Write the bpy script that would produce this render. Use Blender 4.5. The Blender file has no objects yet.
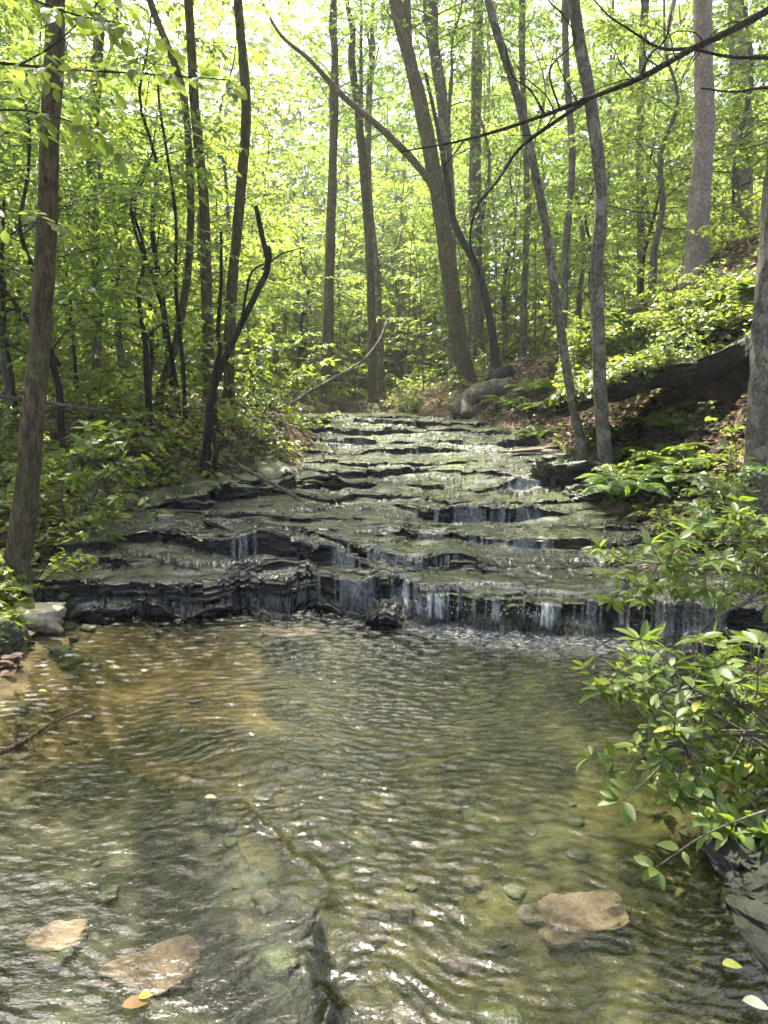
import bpy, math, random
import numpy as np
random.seed(5)
rng = np.random.default_rng(11)
C = bpy.context.scene.collection
R = math.radians

# ------------------------------------------------------------------ camera model
H, F, PITCH = 1.7, 745.0, R(9.3)
CP, SP = math.cos(PITCH), math.sin(PITCH)


def at(px, py, d):
    """point at ground distance d (world y) along the sight line of a photo pixel"""
    xr, yr = (px - 384) / F, (py - 512) / F
    dy, dz = CP - yr * SP, -SP - yr * CP
    k = d / dy
    return np.array([xr * k, d, H + dz * k])


def on_plane(px, py, z0, slope, y0):
    """where the sight line meets z = z0 + slope*(y-y0)"""
    xr, yr = (px - 384) / F, (py - 512) / F
    dy, dz = CP - yr * SP, -SP - yr * CP
    k = (z0 - slope * y0 - H) / (dz - slope * dy)
    return np.array([xr * k, dy * k, H + dz * k])


# ------------------------------------------------------------------ noise
def _h(ix, iy, seed):
    n = (ix.astype(np.int64) * 374761393 + iy.astype(np.int64) * 668265263 + seed * 974711) & 0xFFFFFFFF
    n = ((n ^ (n >> 13)) * 1274126177) & 0xFFFFFFFF
    n = n ^ (n >> 16)
    return (n & 0xFFFF) / 65535.0


def vnoise(x, y, seed=0):
    x, y = np.broadcast_arrays(np.asarray(x, float), np.asarray(y, float))
    ix, iy = np.floor(x), np.floor(y)
    fx, fy = x - ix, y - iy
    fx, fy = fx * fx * (3 - 2 * fx), fy * fy * (3 - 2 * fy)
    a, b = _h(ix, iy, seed), _h(ix + 1, iy, seed)
    c, d = _h(ix, iy + 1, seed), _h(ix + 1, iy + 1, seed)
    return ((a + (b - a) * fx) * (1 - fy) + (c + (d - c) * fx) * fy) * 2 - 1


def fbm(x, y, seed=0, octs=4, gain=0.5):
    s, a = 0, 1.0
    for o in range(octs):
        s = s + a * vnoise(np.asarray(x) * 2 ** o, np.asarray(y) * 2 ** o, seed + o * 17)
        a *= gain
    return s


def cells(x, y, seed=0):
    """value of the nearest jittered cell and the gap to the second nearest (angular blocks)"""
    x, y = np.broadcast_arrays(np.asarray(x, float), np.asarray(y, float))
    ix, iy = np.floor(x), np.floor(y)
    d1 = np.full(x.shape, 9.0)
    d2 = np.full(x.shape, 9.0)
    val = np.zeros(x.shape)
    for a in (-1, 0, 1):
        for b in (-1, 0, 1):
            jx, jy = ix + a, iy + b
            d = np.abs(jx + _h(jx, jy, seed) - x) + np.abs(jy + _h(jx, jy, seed + 1) - y)
            v = _h(jx, jy, seed + 2)
            nearer = d < d1
            d2 = np.where(nearer, d1, np.minimum(d2, d))
            val = np.where(nearer, v, val)
            d1 = np.where(nearer, d, d1)
    return val, d2 - d1


def sm(e0, e1, v):
    t = np.clip((np.asarray(v, float) - e0) / (e1 - e0), 0, 1)
    return t * t * (3 - 2 * t)


def unit(v):
    v = np.asarray(v, float)
    return v / np.maximum(np.linalg.norm(v, axis=-1, keepdims=True), 1e-9)


# ------------------------------------------------------------------ mesh building
class MB:
    def __init__(self):
        self.V, self.Fs, self.n, self.at = [], [], 0, []

    def add(self, V, faces, mat=0):
        """faces: list of (n,k) int arrays"""
        V = np.asarray(V, float)
        for f in faces if isinstance(faces, (list, tuple)) else [faces]:
            f = np.asarray(f, np.int64)
            self.Fs.append((f + self.n, mat))
        self.V.append(V)
        self.n += len(V)

    def mesh(self, name, mats, smooth=True, attrs=None):
        V = np.concatenate(self.V) if self.V else np.zeros((0, 3))
        me = bpy.data.meshes.new(name)
        me.vertices.add(len(V))
        me.vertices.foreach_set('co', V.astype(np.float32).ravel())
        loops = np.concatenate([f.ravel() for f, _ in self.Fs])
        counts = np.concatenate([np.full(len(f), f.shape[1]) for f, _ in self.Fs])
        mi = np.concatenate([np.full(len(f), m) for f, m in self.Fs])
        me.loops.add(len(loops))
        me.loops.foreach_set('vertex_index', loops.astype(np.int32))
        me.polygons.add(len(counts))
        starts = np.concatenate([[0], np.cumsum(counts)[:-1]])
        me.polygons.foreach_set('loop_start', starts.astype(np.int32))
        for m in mats:
            me.materials.append(m)
        me.polygons.foreach_set('material_index', mi.astype(np.int32))
        me.polygons.foreach_set('use_smooth', np.full(len(counts), smooth))
        for k, v in (attrs or {}).items():
            a = me.attributes.new(k, 'FLOAT', 'POINT')
            a.data.foreach_set('value', np.asarray(v, np.float32))
        me.update(calc_edges=True)
        return me


def link(name, me, parent=None, loc=None):
    o = bpy.data.objects.new(name, me)
    C.objects.link(o)
    if loc is not None:
        o.location = loc
    if parent is not None:
        o.parent = parent
    return o


def tag(o, label=None, cat=None, group=None, kind=None):
    for k, v in (('label', label), ('category', cat), ('group', group), ('kind', kind)):
        if v:
            o[k] = v
    return o


def empty(name, loc, rz=0):
    o = bpy.data.objects.new(name, None)
    C.objects.link(o)
    o.location = loc
    o.rotation_euler = (0, 0, rz)
    return o


def copy_tree(o, parent=None):
    c = o.copy()
    C.objects.link(c)
    c.parent = parent
    for ch in list(o.children):
        copy_tree(ch, c)
    return c


def catmull(P, n):
    P = np.asarray(P, float)
    if len(P) < 3:
        t = np.linspace(0, 1, n)[:, None]
        return P[0] * (1 - t) + P[-1] * t
    Q = np.vstack([2 * P[0] - P[1], P, 2 * P[-1] - P[-2]])
    u = np.linspace(0, len(P) - 1 - 1e-6, n)
    i = u.astype(int)
    t = (u - i)[:, None]
    p0, p1, p2, p3 = Q[i], Q[i + 1], Q[i + 2], Q[i + 3]
    return 0.5 * (2 * p1 + (p2 - p0) * t + (2 * p0 - 5 * p1 + 4 * p2 - p3) * t ** 2 + (3 * p1 - p0 - 3 * p2 + p3) * t ** 3)


def tube(mb, P, r, sides=6, mat=0, rough=0.0, seed=0, root=0.0):
    P = np.asarray(P, float)
    n = len(P)
    r = np.broadcast_to(np.asarray(r, float), (n,))
    T = unit(np.gradient(P, axis=0))
    ref = np.array([1.0, 0, 0]) if abs(T[0][0]) < 0.8 else np.array([0, 1.0, 0])
    u = unit(ref - T[0] * ref.dot(T[0]))
    U = np.zeros((n, 3))
    for i in range(n):
        u = unit(u - T[i] * u.dot(T[i]))
        U[i] = u
    W = np.cross(T, U)
    a = np.linspace(0, 2 * np.pi, sides, endpoint=False)
    rr = r[:, None] * np.ones(sides)
    if rough:
        L = np.concatenate([[0], np.cumsum(np.linalg.norm(np.diff(P, axis=0), axis=1))])
        rr = rr * (1 + rough * vnoise(np.cos(a)[None, :] * 1.7 + 9 + 0 * L[:, None], np.sin(a)[None, :] * 1.7 + L[:, None] * 1.5, seed)
                   + 0.5 * rough * vnoise(np.cos(a)[None, :] * 4 + 9 + 0 * L[:, None], np.sin(a)[None, :] * 4 + L[:, None] * 6, seed + 3))
    if root:
        L = np.concatenate([[0], np.cumsum(np.linalg.norm(np.diff(P, axis=0), axis=1))])
        rr = rr * (1 + root * np.exp(-(L / .42) ** 2)[:, None] * (.4 + np.maximum(0, np.cos(3 * a + seed) + .5 * np.cos(5 * a + 2 * seed)))[None, :])
    V = P[:, None, :] + rr[..., None] * (np.cos(a)[None, :, None] * U[:, None, :] + np.sin(a)[None, :, None] * W[:, None, :])
    i = np.arange(n - 1)[:, None] * sides
    j = np.arange(sides)[None, :]
    k = (j + 1) % sides
    Q = np.stack([i + j, i + k, i + sides + k, i + sides + j], -1).reshape(-1, 4)
    V = V.reshape(-1, 3)
    cap0 = np.arange(sides)[::-1][None, :]
    cap1 = (np.arange(sides) + (n - 1) * sides)[None, :]
    mb.add(V, [Q, cap0, cap1], mat)


# leaf templates: x along the leaf, y across, z up
LEAF_FAR = (np.array([[0, 0, 0], [.45, -.27, .05], [1, 0, -.08], [.45, .27, .05]]), [np.array([[0, 1, 2, 3]])])
LEAF_MID = (np.array([[0, 0, 0], [.3, -.24, .05], [.68, -.2, .02], [1, 0, -.12], [.68, .2, .02], [.3, .24, .05]]),
            [np.array([[0, 1, 2, 3], [0, 3, 4, 5]])])


def _near(w, curl, fold):
    st = np.array([0, .14, .38, .62, .84, 1.0])
    hw = np.array([0.02, .6, 1.0, .92, .5, 0.0]) * w
    V, Fq = [], []
    for x, h in zip(st, hw):
        z = -curl * x * x
        V += [[x, -h, z + fold * h], [x, 0, z], [x, h, z + fold * h]]
    for i in range(len(st) - 1):
        b = i * 3
        Fq += [[b, b + 3, b + 4, b + 1], [b + 1, b + 4, b + 5, b + 2]]
    return np.array(V), [np.array(Fq)]


LEAF_NEAR = _near(.2, .16, .35)
LEAF_NEAR2 = _near(.18, .05, .5)
LEAF_NEAR3 = _near(.23, .32, .2)
LEAF_BROAD = _near(.33, .18, .25)


def leaves(mb, tpl, pos, dirs, nrm, size, mat=1):
    V0, faces = tpl
    pos, X = np.asarray(pos, float), unit(dirs)
    Z = unit(np.asarray(nrm, float) - X * np.sum(X * nrm, axis=1, keepdims=True))
    Y = np.cross(Z, X)
    s = np.asarray(size, float).reshape(-1, 1, 1)
    V = pos[:, None, :] + s * (V0[None, :, 0:1] * X[:, None, :] + V0[None, :, 1:2] * Y[:, None, :] + V0[None, :, 2:3] * Z[:, None, :])
    k = len(V0)
    n = len(pos)
    fs = [(f[None, :, :] + (np.arange(n) * k)[:, None, None]).reshape(-1, f.shape[1]) for f in faces]
    mb.add(V.reshape(-1, 3), fs, mat)


# ------------------------------------------------------------------ materials
def mat(name):
    m = bpy.data.materials.new(name)
    m.use_nodes = True
    nt = m.node_tree
    nt.nodes.clear()
    return m, nt


def N(nt, typ, **kw):
    n = nt.nodes.new(typ)
    ins = kw.pop('ins', {})
    for k, v in kw.items():
        setattr(n, k, v)
    for k, v in ins.items():
        if hasattr(v, 'is_output'):
            nt.links.new(v, n.inputs[k])
        else:
            n.inputs[k].default_value = v
    return n


def ramp(nt, fac, stops):
    n = nt.nodes.new('ShaderNodeValToRGB')
    el = n.color_ramp.elements
    while len(el) < len(stops):
        el.new(0.5)
    for e, (p, c) in zip(el, stops):
        e.position = p
        e.color = (*c, 1) if len(c) == 3 else c
    nt.links.new(fac, n.inputs['Fac'])
    return n.outputs['Color']


def coords(nt, scale=(1, 1, 1), kind='Object'):
    tc = N(nt, 'ShaderNodeTexCoord')
    mp = N(nt, 'ShaderNodeMapping', ins={'Vector': tc.outputs[kind], 'Scale': scale})
    return mp.outputs['Vector']


def noise(nt, vec, scale, detail=4, rough=0.55, dist=0.0):
    return N(nt, 'ShaderNodeTexNoise', ins={'Vector': vec, 'Scale': scale, 'Detail': detail, 'Roughness': rough, 'Distortion': dist}).outputs['Fac']


def mixc(nt, fac, a, b, blend='MIX'):
    n = nt.nodes.new('ShaderNodeMix')
    n.data_type = 'RGBA'
    n.blend_type = blend
    for i, v in ((0, fac), (6, a), (7, b)):
        if hasattr(v, 'is_output'):
            nt.links.new(v, n.inputs[i])
        else:
            n.inputs[i].default_value = v if i == 0 else (*v, 1)
    return n.outputs[2]


def math_(nt, op, a, b=0.0, clamp=False):
    n = nt.nodes.new('ShaderNodeMath')
    n.operation = op
    n.use_clamp = clamp
    for i, v in ((0, a), (1, b)):
        if hasattr(v, 'is_output'):
            nt.links.new(v, n.inputs[i])
        else:
            n.inputs[i].default_value = v
    return n.outputs[0]


def bump(nt, h, strength, dist, normal=None):
    ins = {'Height': h, 'Strength': strength, 'Distance': dist}
    if normal is not None:
        ins['Normal'] = normal
    return N(nt, 'ShaderNodeBump', ins=ins).outputs['Normal']


def out(nt, sh):
    o = N(nt, 'ShaderNodeOutputMaterial')
    nt.links.new(sh, o.inputs['Surface'])


def leaf_mat(name, dark, light, trans, tw=0.45, rough=0.45, spec=0.4, yellow=None):
    m, nt = mat(name)
    geo = N(nt, 'ShaderNodeNewGeometry')
    rnd = geo.outputs['Random Per Island']
    oi = N(nt, 'ShaderNodeObjectInfo').outputs['Random']
    f = math_(nt, 'ADD', math_(nt, 'MULTIPLY', rnd, 0.65), math_(nt, 'MULTIPLY', oi, 0.35))
    col = ramp(nt, f, [(0.1, dark), (0.9, light)])
    if yellow:
        y = math_(nt, 'GREATER_THAN', rnd, 0.955)
        col = mixc(nt, y, col, yellow)
    tcol = mixc(nt, f, trans, tuple(min(1, c * 1.5) for c in trans))
    oi2 = math_(nt, 'FRACT', math_(nt, 'MULTIPLY', oi, 7.31))
    cool = math_(nt, 'MULTIPLY', ramp(nt, oi2, [(0.35, (0, 0, 0)), (0.7, (1, 1, 1))]), .55)
    col = mixc(nt, cool, col, (dark[0] * .7, dark[1] * .95, dark[2] * 1.6))
    tcol = mixc(nt, cool, tcol, (trans[0] * .62, trans[1] * .85, trans[2] * 1.2))
    p = N(nt, 'ShaderNodeBsdfPrincipled', ins={'Base Color': col, 'Roughness': rough, 'Specular IOR Level': spec})
    t = N(nt, 'ShaderNodeBsdfTranslucent', ins={'Color': tcol})
    mx = N(nt, 'ShaderNodeMixShader', ins={0: tw, 1: p.outputs[0], 2: t.outputs[0]})
    out(nt, mx.outputs[0])
    return m


def bark_mat(name, dark, mid, light, moss=0.0, blotch=0.5, stretch=0.25):
    m, nt = mat(name)
    v = coords(nt, (1, 1, stretch))
    n1 = noise(nt, v, 34, 6, 0.7, 0.5)
    n2 = noise(nt, coords(nt, (1, 1, 0.6)), 6, 7, 0.72, 0.5)
    n3 = noise(nt, v, 95, 3, 0.6)
    n5 = noise(nt, coords(nt), 1.6, 3, 0.6)
    col = ramp(nt, n1, [(0.40, dark), (0.5, tuple(.5 * (p + q) for p, q in zip(dark, mid))), (0.6, mid)])
    bl = ramp(nt, n2, [(0.53, (0, 0, 0)), (0.58, (1, 1, 1))])
    col = mixc(nt, math_(nt, 'MULTIPLY', bl, blotch), col, light)
    col = mixc(nt, math_(nt, 'MULTIPLY', ramp(nt, n5, [(0.4, (1, 1, 1)), (0.6, (0, 0, 0))]), .45), col, dark)
    if moss:
        n4 = noise(nt, coords(nt), 3.1, 7, 0.72)
        mk = ramp(nt, n4, [(0.49, (0, 0, 0)), (0.56, (1, 1, 1))])
        col = mixc(nt, math_(nt, 'MULTIPLY', mk, moss), col, (0.06, 0.085, 0.018))
    h = math_(nt, 'ADD', n1, math_(nt, 'MULTIPLY', n3, 0.4))
    p = N(nt, 'ShaderNodeBsdfPrincipled', ins={'Base Color': col, 'Roughness': 0.9, 'Specular IOR Level': 0.2,
                                               'Normal': bump(nt, h, 1.0, 0.045)})
    out(nt, p.outputs[0])
    return m


def rock_mat(name, c1, c2, c3, wet=0.3, moss=0.0, scale=1.0, lay=0.0):
    m, nt = mat(name)
    v = coords(nt)
    n1 = noise(nt, v, 3 * scale, 7, 0.65, 0.3)
    n2 = noise(nt, v, 14 * scale, 6, 0.7)
    n3 = noise(nt, v, 55 * scale, 3, 0.6)
    col = ramp(nt, n1, [(0.32, c1), (0.52, c2), (0.7, c3)])
    col = mixc(nt, math_(nt, 'MULTIPLY', ramp(nt, n2, [(0.35, (1, 1, 1)), (0.55, (0, 0, 0))]), 0.6), col, tuple(c * 0.4 for c in c1))
    if moss:
        geo = N(nt, 'ShaderNodeNewGeometry')
        sx = N(nt, 'ShaderNodeSeparateXYZ', ins={0: geo.outputs['Normal']})
        k = math_(nt, 'MULTIPLY', ramp(nt, sx.outputs[2], [(0.1, (0, 0, 0)), (0.6, (1, 1, 1))]), ramp(nt, n1, [(0.35, (0, 0, 0)), (0.5, (1, 1, 1))]))
        col = mixc(nt, math_(nt, 'MULTIPLY', k, moss), col, (0.06, 0.085, 0.015))
    h = math_(nt, 'ADD', math_(nt, 'ADD', n1, math_(nt, 'MULTIPLY', n2, 0.5)), math_(nt, 'MULTIPLY', n3, 0.2))
    if lay:
        w = noise(nt, coords(nt, (0.6, 0.6, 22)), 2.0, 4, 0.6)
        h = math_(nt, 'ADD', h, math_(nt, 'MULTIPLY', w, lay))
    p = N(nt, 'ShaderNodeBsdfPrincipled', ins={'Base Color': col, 'Roughness': wet, 'Specular IOR Level': 0.5, 'Normal': bump(nt, h, 0.8, 0.03)})
    out(nt, p.outputs[0])
    return m


M = {}
M['leaf_canopy'] = leaf_mat('canopy_leaf', (.055, .10, .014), (.12, .16, .025), (.27, .37, .05), .53)
M['leaf_under'] = leaf_mat('understory_leaf', (.05, .095, .015), (.115, .155, .025), (.32, .41, .055), .54, yellow=(.2, .2, .03))
M['leaf_dark'] = leaf_mat('shade_leaf', (.03, .062, .014), (.07, .11, .022), (.11, .19, .02), .38)
M['leaf_laurel'] = leaf_mat('laurel_leaf', (.07, .115, .018), (.15, .20, .045), (.26, .36, .03), .34, rough=0.42, spec=0.4, yellow=(.3, .3, .05))
M['leaf_bank'] = leaf_mat('bank_leaf', (.05, .085, .014), (.115, .145, .028), (.30, .36, .04), .42, rough=0.35, spec=0.5)
M['leaf_fern'] = leaf_mat('fern_leaf', (.075, .12, .015), (.14, .18, .025), (.26, .36, .03), .42)
M['bark_brown'] = bark_mat('brown_bark', (.05, .036, .02), (.20, .145, .085), (.30, .25, .17), moss=.45, blotch=.3)
M['bark_grey'] = bark_mat('grey_bark', (.07, .06, .045), (.23, .2, .155), (.36, .33, .27), moss=.2, blotch=.5)
M['bark_dark'] = bark_mat('dark_bark', (.012, .010, .008), (.05, .04, .028), (.09, .08, .06), moss=.1, blotch=.3)
M['bark_pale'] = bark_mat('pale_beech_bark', (.17, .135, .115), (.42, .34, .29), (.52, .45, .38), moss=.12, blotch=.6, stretch=.7)
M['bark_mott'] = bark_mat('mottled_bark', (.08, .068, .052), (.28, .24, .19), (.46, .41, .34), moss=.25, blotch=.75, stretch=.6)
M['rock'] = rock_mat('dry_rock', (.10, .09, .07), (.2, .18, .14), (.28, .25, .19), .75, moss=.5)
M['rock_pale'] = rock_mat('pale_sandstone', (.3, .25, .16), (.45, .38, .26), (.55, .48, .34), .7, scale=2)
M['rock_mossy'] = rock_mat('mossy_rock', (.05, .05, .03), (.09, .09, .05), (.12, .11, .07), .8, moss=1.0)
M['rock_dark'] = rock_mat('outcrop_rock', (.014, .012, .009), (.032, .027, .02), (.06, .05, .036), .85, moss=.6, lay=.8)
M['rock_slab'] = rock_mat('brown_slab', (.09, .065, .05), (.17, .125, .1), (.25, .19, .15), .35, lay=.5)
M['stone_pink'] = rock_mat('pinkish_stone', (.15, .105, .08), (.27, .195, .15), (.36, .27, .215), .55, scale=3)
M['shaded_shore_rock'] = rock_mat('shaded_shore_rock', (.006, .006, .005), (.011, .010, .007), (.022, .02, .013), .85, moss=.15)  # near black: shade on the right bank put into the rock colour
M['stone_bed'] = rock_mat('bed_stone', (.05, .042, .03), (.09, .078, .055), (.14, .12, .09), .4)
M['stone_wet'] = rock_mat('wet_stone', (.012, .011, .009), (.028, .025, .018), (.06, .053, .037), .45, moss=.6, lay=.25)


def mk_ground():
    m, nt = mat('forest_floor')
    v = coords(nt)
    n1 = noise(nt, v, 1.1, 6, 0.62)
    n2 = noise(nt, v, 22, 5, 0.7)
    vor = N(nt, 'ShaderNodeTexVoronoi', ins={'Vector': v, 'Scale': 16.0, 'Randomness': 1.0})
    lit = mixc(nt, vor.outputs['Color'], (.065, .042, .024), (.2, .14, .085))
    col = mixc(nt, ramp(nt, n1, [(0.42, (0, 0, 0)), (0.6, (1, 1, 1))]), lit, (.035, .026, .016))
    col = mixc(nt, math_(nt, 'MULTIPLY', ramp(nt, noise(nt, v, 0.7, 6, 0.7), [(0.5, (0, 0, 0)), (0.62, (1, 1, 1))]), .7), col, (.045, .06, .015))
    h = math_(nt, 'ADD', n2, vor.outputs['Distance'])
    # pool bed (attribute set per vertex: under the water the floor is silt and slab)
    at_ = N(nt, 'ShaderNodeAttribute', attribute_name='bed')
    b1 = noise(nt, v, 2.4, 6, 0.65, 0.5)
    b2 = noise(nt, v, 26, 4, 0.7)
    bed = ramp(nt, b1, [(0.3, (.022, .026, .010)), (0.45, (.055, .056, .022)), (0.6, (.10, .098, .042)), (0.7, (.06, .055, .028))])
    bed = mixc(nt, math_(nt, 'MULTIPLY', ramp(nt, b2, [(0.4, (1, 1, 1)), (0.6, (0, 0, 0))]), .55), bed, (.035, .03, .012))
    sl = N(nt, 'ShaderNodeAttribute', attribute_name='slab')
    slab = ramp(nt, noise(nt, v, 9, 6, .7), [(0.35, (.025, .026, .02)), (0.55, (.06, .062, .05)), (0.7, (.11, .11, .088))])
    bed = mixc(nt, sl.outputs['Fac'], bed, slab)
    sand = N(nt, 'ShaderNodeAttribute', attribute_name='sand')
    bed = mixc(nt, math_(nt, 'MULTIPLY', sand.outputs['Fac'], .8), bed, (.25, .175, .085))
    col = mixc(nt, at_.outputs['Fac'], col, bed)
    p = N(nt, 'ShaderNodeBsdfPrincipled', ins={'Base Color': col, 'Roughness': 0.9, 'Specular IOR Level': 0.2, 'Normal': bump(nt, h, 0.8, 0.03)})
    out(nt, p.outputs[0])
    return m


def mk_bed():
    m, nt = mat('wet_shale')
    v = coords(nt)
    n1 = noise(nt, coords(nt, (1, 0.6, 1)), 1.3, 6, 0.65, 0.4)
    n2 = noise(nt, v, 9, 6, 0.7)
    n3 = noise(nt, v, 45, 4, 0.65)
    rockc = ramp(nt, n2, [(0.32, (.02, .018, .014)), (0.52, (.085, .08, .066)), (0.72, (.19, .18, .15))])
    alg = ramp(nt, n2, [(0.3, (.05, .065, .018)), (0.65, (.14, .17, .055))])
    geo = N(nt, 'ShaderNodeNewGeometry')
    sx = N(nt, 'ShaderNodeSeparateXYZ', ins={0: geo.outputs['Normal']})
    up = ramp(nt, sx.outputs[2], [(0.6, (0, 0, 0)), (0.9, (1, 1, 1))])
    algm = N(nt, 'ShaderNodeAttribute', attribute_name='algae').outputs['Fac']
    k = math_(nt, 'MULTIPLY', up, math_(nt, 'MULTIPLY', algm, ramp(nt, n1, [(0.38, (.15, .15, .15)), (0.58, (1, 1, 1))])))
    col = mixc(nt, k, rockc, alg)
    col = mixc(nt, math_(nt, 'SUBTRACT', 1.0, up), col, (.012, .011, .009))  # steep faces near black: dark rock plus ledge shadow mixed into the colour
    w = noise(nt, coords(nt, (0.7, 0.7, 26)), 2.5, 4, 0.6)
    h = math_(nt, 'ADD', math_(nt, 'ADD', n2, math_(nt, 'MULTIPLY', n3, 0.4)), math_(nt, 'MULTIPLY', w, .5))
    p = N(nt, 'ShaderNodeBsdfPrincipled', ins={'Base Color': col, 'Roughness': 0.32, 'Specular IOR Level': 0.5, 'Normal': bump(nt, h, 0.7, 0.03)})
    out(nt, p.outputs[0])
    return m


def mk_pool():
    m, nt = mat('pool_water')
    v = coords(nt)
    fine = noise(nt, coords(nt, (1, 1.7, 1)), 42, 2, 0.5, 0.5)
    nrm = bump(nt, fine, 0.5, 0.006)
    fr = N(nt, 'ShaderNodeFresnel', ins={'IOR': 1.5, 'Normal': nrm}).outputs[0]
    gl = N(nt, 'ShaderNodeBsdfGlossy', ins={'Color': (1, 1, 1, 1), 'Roughness': 0.03, 'Normal': nrm})
    tr = N(nt, 'ShaderNodeBsdfTransparent', ins={'Color': (.86, .87, .76, 1)})
    mx = N(nt, 'ShaderNodeMixShader', ins={0: fr, 1: tr.outputs[0], 2: gl.outputs[0]})
    # foam where the falls land
    fo = N(nt, 'ShaderNodeAttribute', attribute_name='foam').outputs['Fac']
    fn = ramp(nt, noise(nt, coords(nt, (1, 2.2, 1)), 22, 6, 0.75, .4), [(0.48, (0, 0, 0)), (0.75, (1, 1, 1))])
    df = N(nt, 'ShaderNodeBsdfDiffuse', ins={'Color': (.75, .78, .75, 1)})
    mx2 = N(nt, 'ShaderNodeMixShader', ins={0: math_(nt, 'MULTIPLY', fo, fn), 1: mx.outputs[0], 2: df.outputs[0]})
    out(nt, mx2.outputs[0])
    return m


def mk_film():
    m, nt = mat('running_water')
    v = coords(nt, (1, .7, .25))
    r1 = noise(nt, v, 26, 5, 0.62, 0.5)
    r2 = noise(nt, coords(nt, (1, 1, .12)), 55, 3, 0.6, 0.2)
    r3 = noise(nt, coords(nt, (1, .8, .5)), 7, 4, 0.6, .8)
    nrm = bump(nt, math_(nt, 'ADD', math_(nt, 'ADD', r1, math_(nt, 'MULTIPLY', r2, .3)), r3), 0.9, 0.045)
    fr = N(nt, 'ShaderNodeFresnel', ins={'IOR': 1.42, 'Normal': nrm}).outputs[0]
    gl = N(nt, 'ShaderNodeBsdfGlossy', ins={'Color': (1, 1, 1, 1), 'Roughness': 0.06, 'Normal': nrm})
    tr = N(nt, 'ShaderNodeBsdfTransparent', ins={'Color': (.93, .95, .88, 1)})
    mx = N(nt, 'ShaderNodeMixShader', ins={0: fr, 1: tr.outputs[0], 2: gl.outputs[0]})
    fo = N(nt, 'ShaderNodeAttribute', attribute_name='foam').outputs['Fac']
    st = math_(nt, 'MULTIPLY', ramp(nt, r2, [(0.38, (0, 0, 0)), (0.58, (1, 1, 1))]), ramp(nt, noise(nt, coords(nt, (1, 1, .5)), 8, 4, .7), [(0.38, (.12, .12, .12)), (0.62, (1, 1, 1))]))
    df = N(nt, 'ShaderNodeBsdfDiffuse', ins={'Color': (.78, .81, .79, 1), 'Normal': nrm})
    tl = N(nt, 'ShaderNodeBsdfTranslucent', ins={'Color': (.78, .81, .79, 1)})
    wh = N(nt, 'ShaderNodeMixShader', ins={0: .35, 1: df.outputs[0], 2: tl.outputs[0]})
    mx2 = N(nt, 'ShaderNodeMixShader', ins={0: math_(nt, 'MULTIPLY', fo, math_(nt, 'ADD', .15, st), True), 1: mx.outputs[0], 2: wh.outputs[0]})
    out(nt, mx2.outputs[0])
    return m


def flat_leaf_mat(name, a, b, trans, tw=.25):
    return leaf_mat(name, a, b, trans, tw, rough=.6, spec=.3)


M['ground'], M['bed'], M['pool'], M['film'] = mk_ground(), mk_bed(), mk_pool(), mk_film()
M['litter'] = flat_leaf_mat('leaf_litter', (.07, .04, .022), (.32, .21, .13), (.2, .11, .05), .15)
M['leaf_yellow'] = flat_leaf_mat('fallen_yellow_leaf', (.42, .38, .05), (.46, .42, .06), (.4, .35, .04))
M['leaf_paleyellow'] = flat_leaf_mat('fallen_pale_leaf', (.4, .37, .2), (.42, .38, .22), (.3, .27, .12))
M['leaf_orange'] = flat_leaf_mat('fallen_orange_leaf', (.3, .17, .07), (.33, .19, .08), (.2, .12, .04))

# ------------------------------------------------------------------ creek geometry
P_Y = np.array([0, 5.4, 5.8, 8, 12, 16, 19, 22, 30, 60, 120.])
P_Z = np.array([.26, .26, .28, .415, .66, .90, 1.08, 1.17, 1.35, 1.9, 3.0])
SL, Z0, Y0 = 0.061, 0.28, 5.8


def Pz(y):
    return np.interp(y, P_Y, P_Z)


EY = [-8, 0, 1.5, 3.2, 4.2, 4.9, 5.6, 6.2, 7.1, 8.5, 9.9, 12.6, 16, 19, 22, 25, 40]
EL = [-3.6, -3.0, -2.3, -2.0, -2.1, -2.35, -2.6, -2.75, -2.8, -2.3, -1.25, -1.1, -1.6, -2.1, -2.0, -1.4, -1.0]
ER = [2.4, 1.7, 1.5, 1.75, 2.2, 2.7, 2.75, 2.65, 2.5, 2.45, 2.6, 2.9, 2.6, 1.7, .6, -.2, -.6]


def edges(y):
    return np.interp(y, EY, EL), np.interp(y, EY, ER)


def slab_mask(x, y):
    """the submerged shelf in the near left part of the pool"""
    e = np.interp(y, [0, 1.75, 2.2, 2.6, 3.0, 3.3, 3.7], [.1, -.15, -.22, -.32, -.75, -1.2, -2.6])
    return sm(.05, -.08, x - e + .10 * fbm(x * 3, y * 3, 5, 3))


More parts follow.
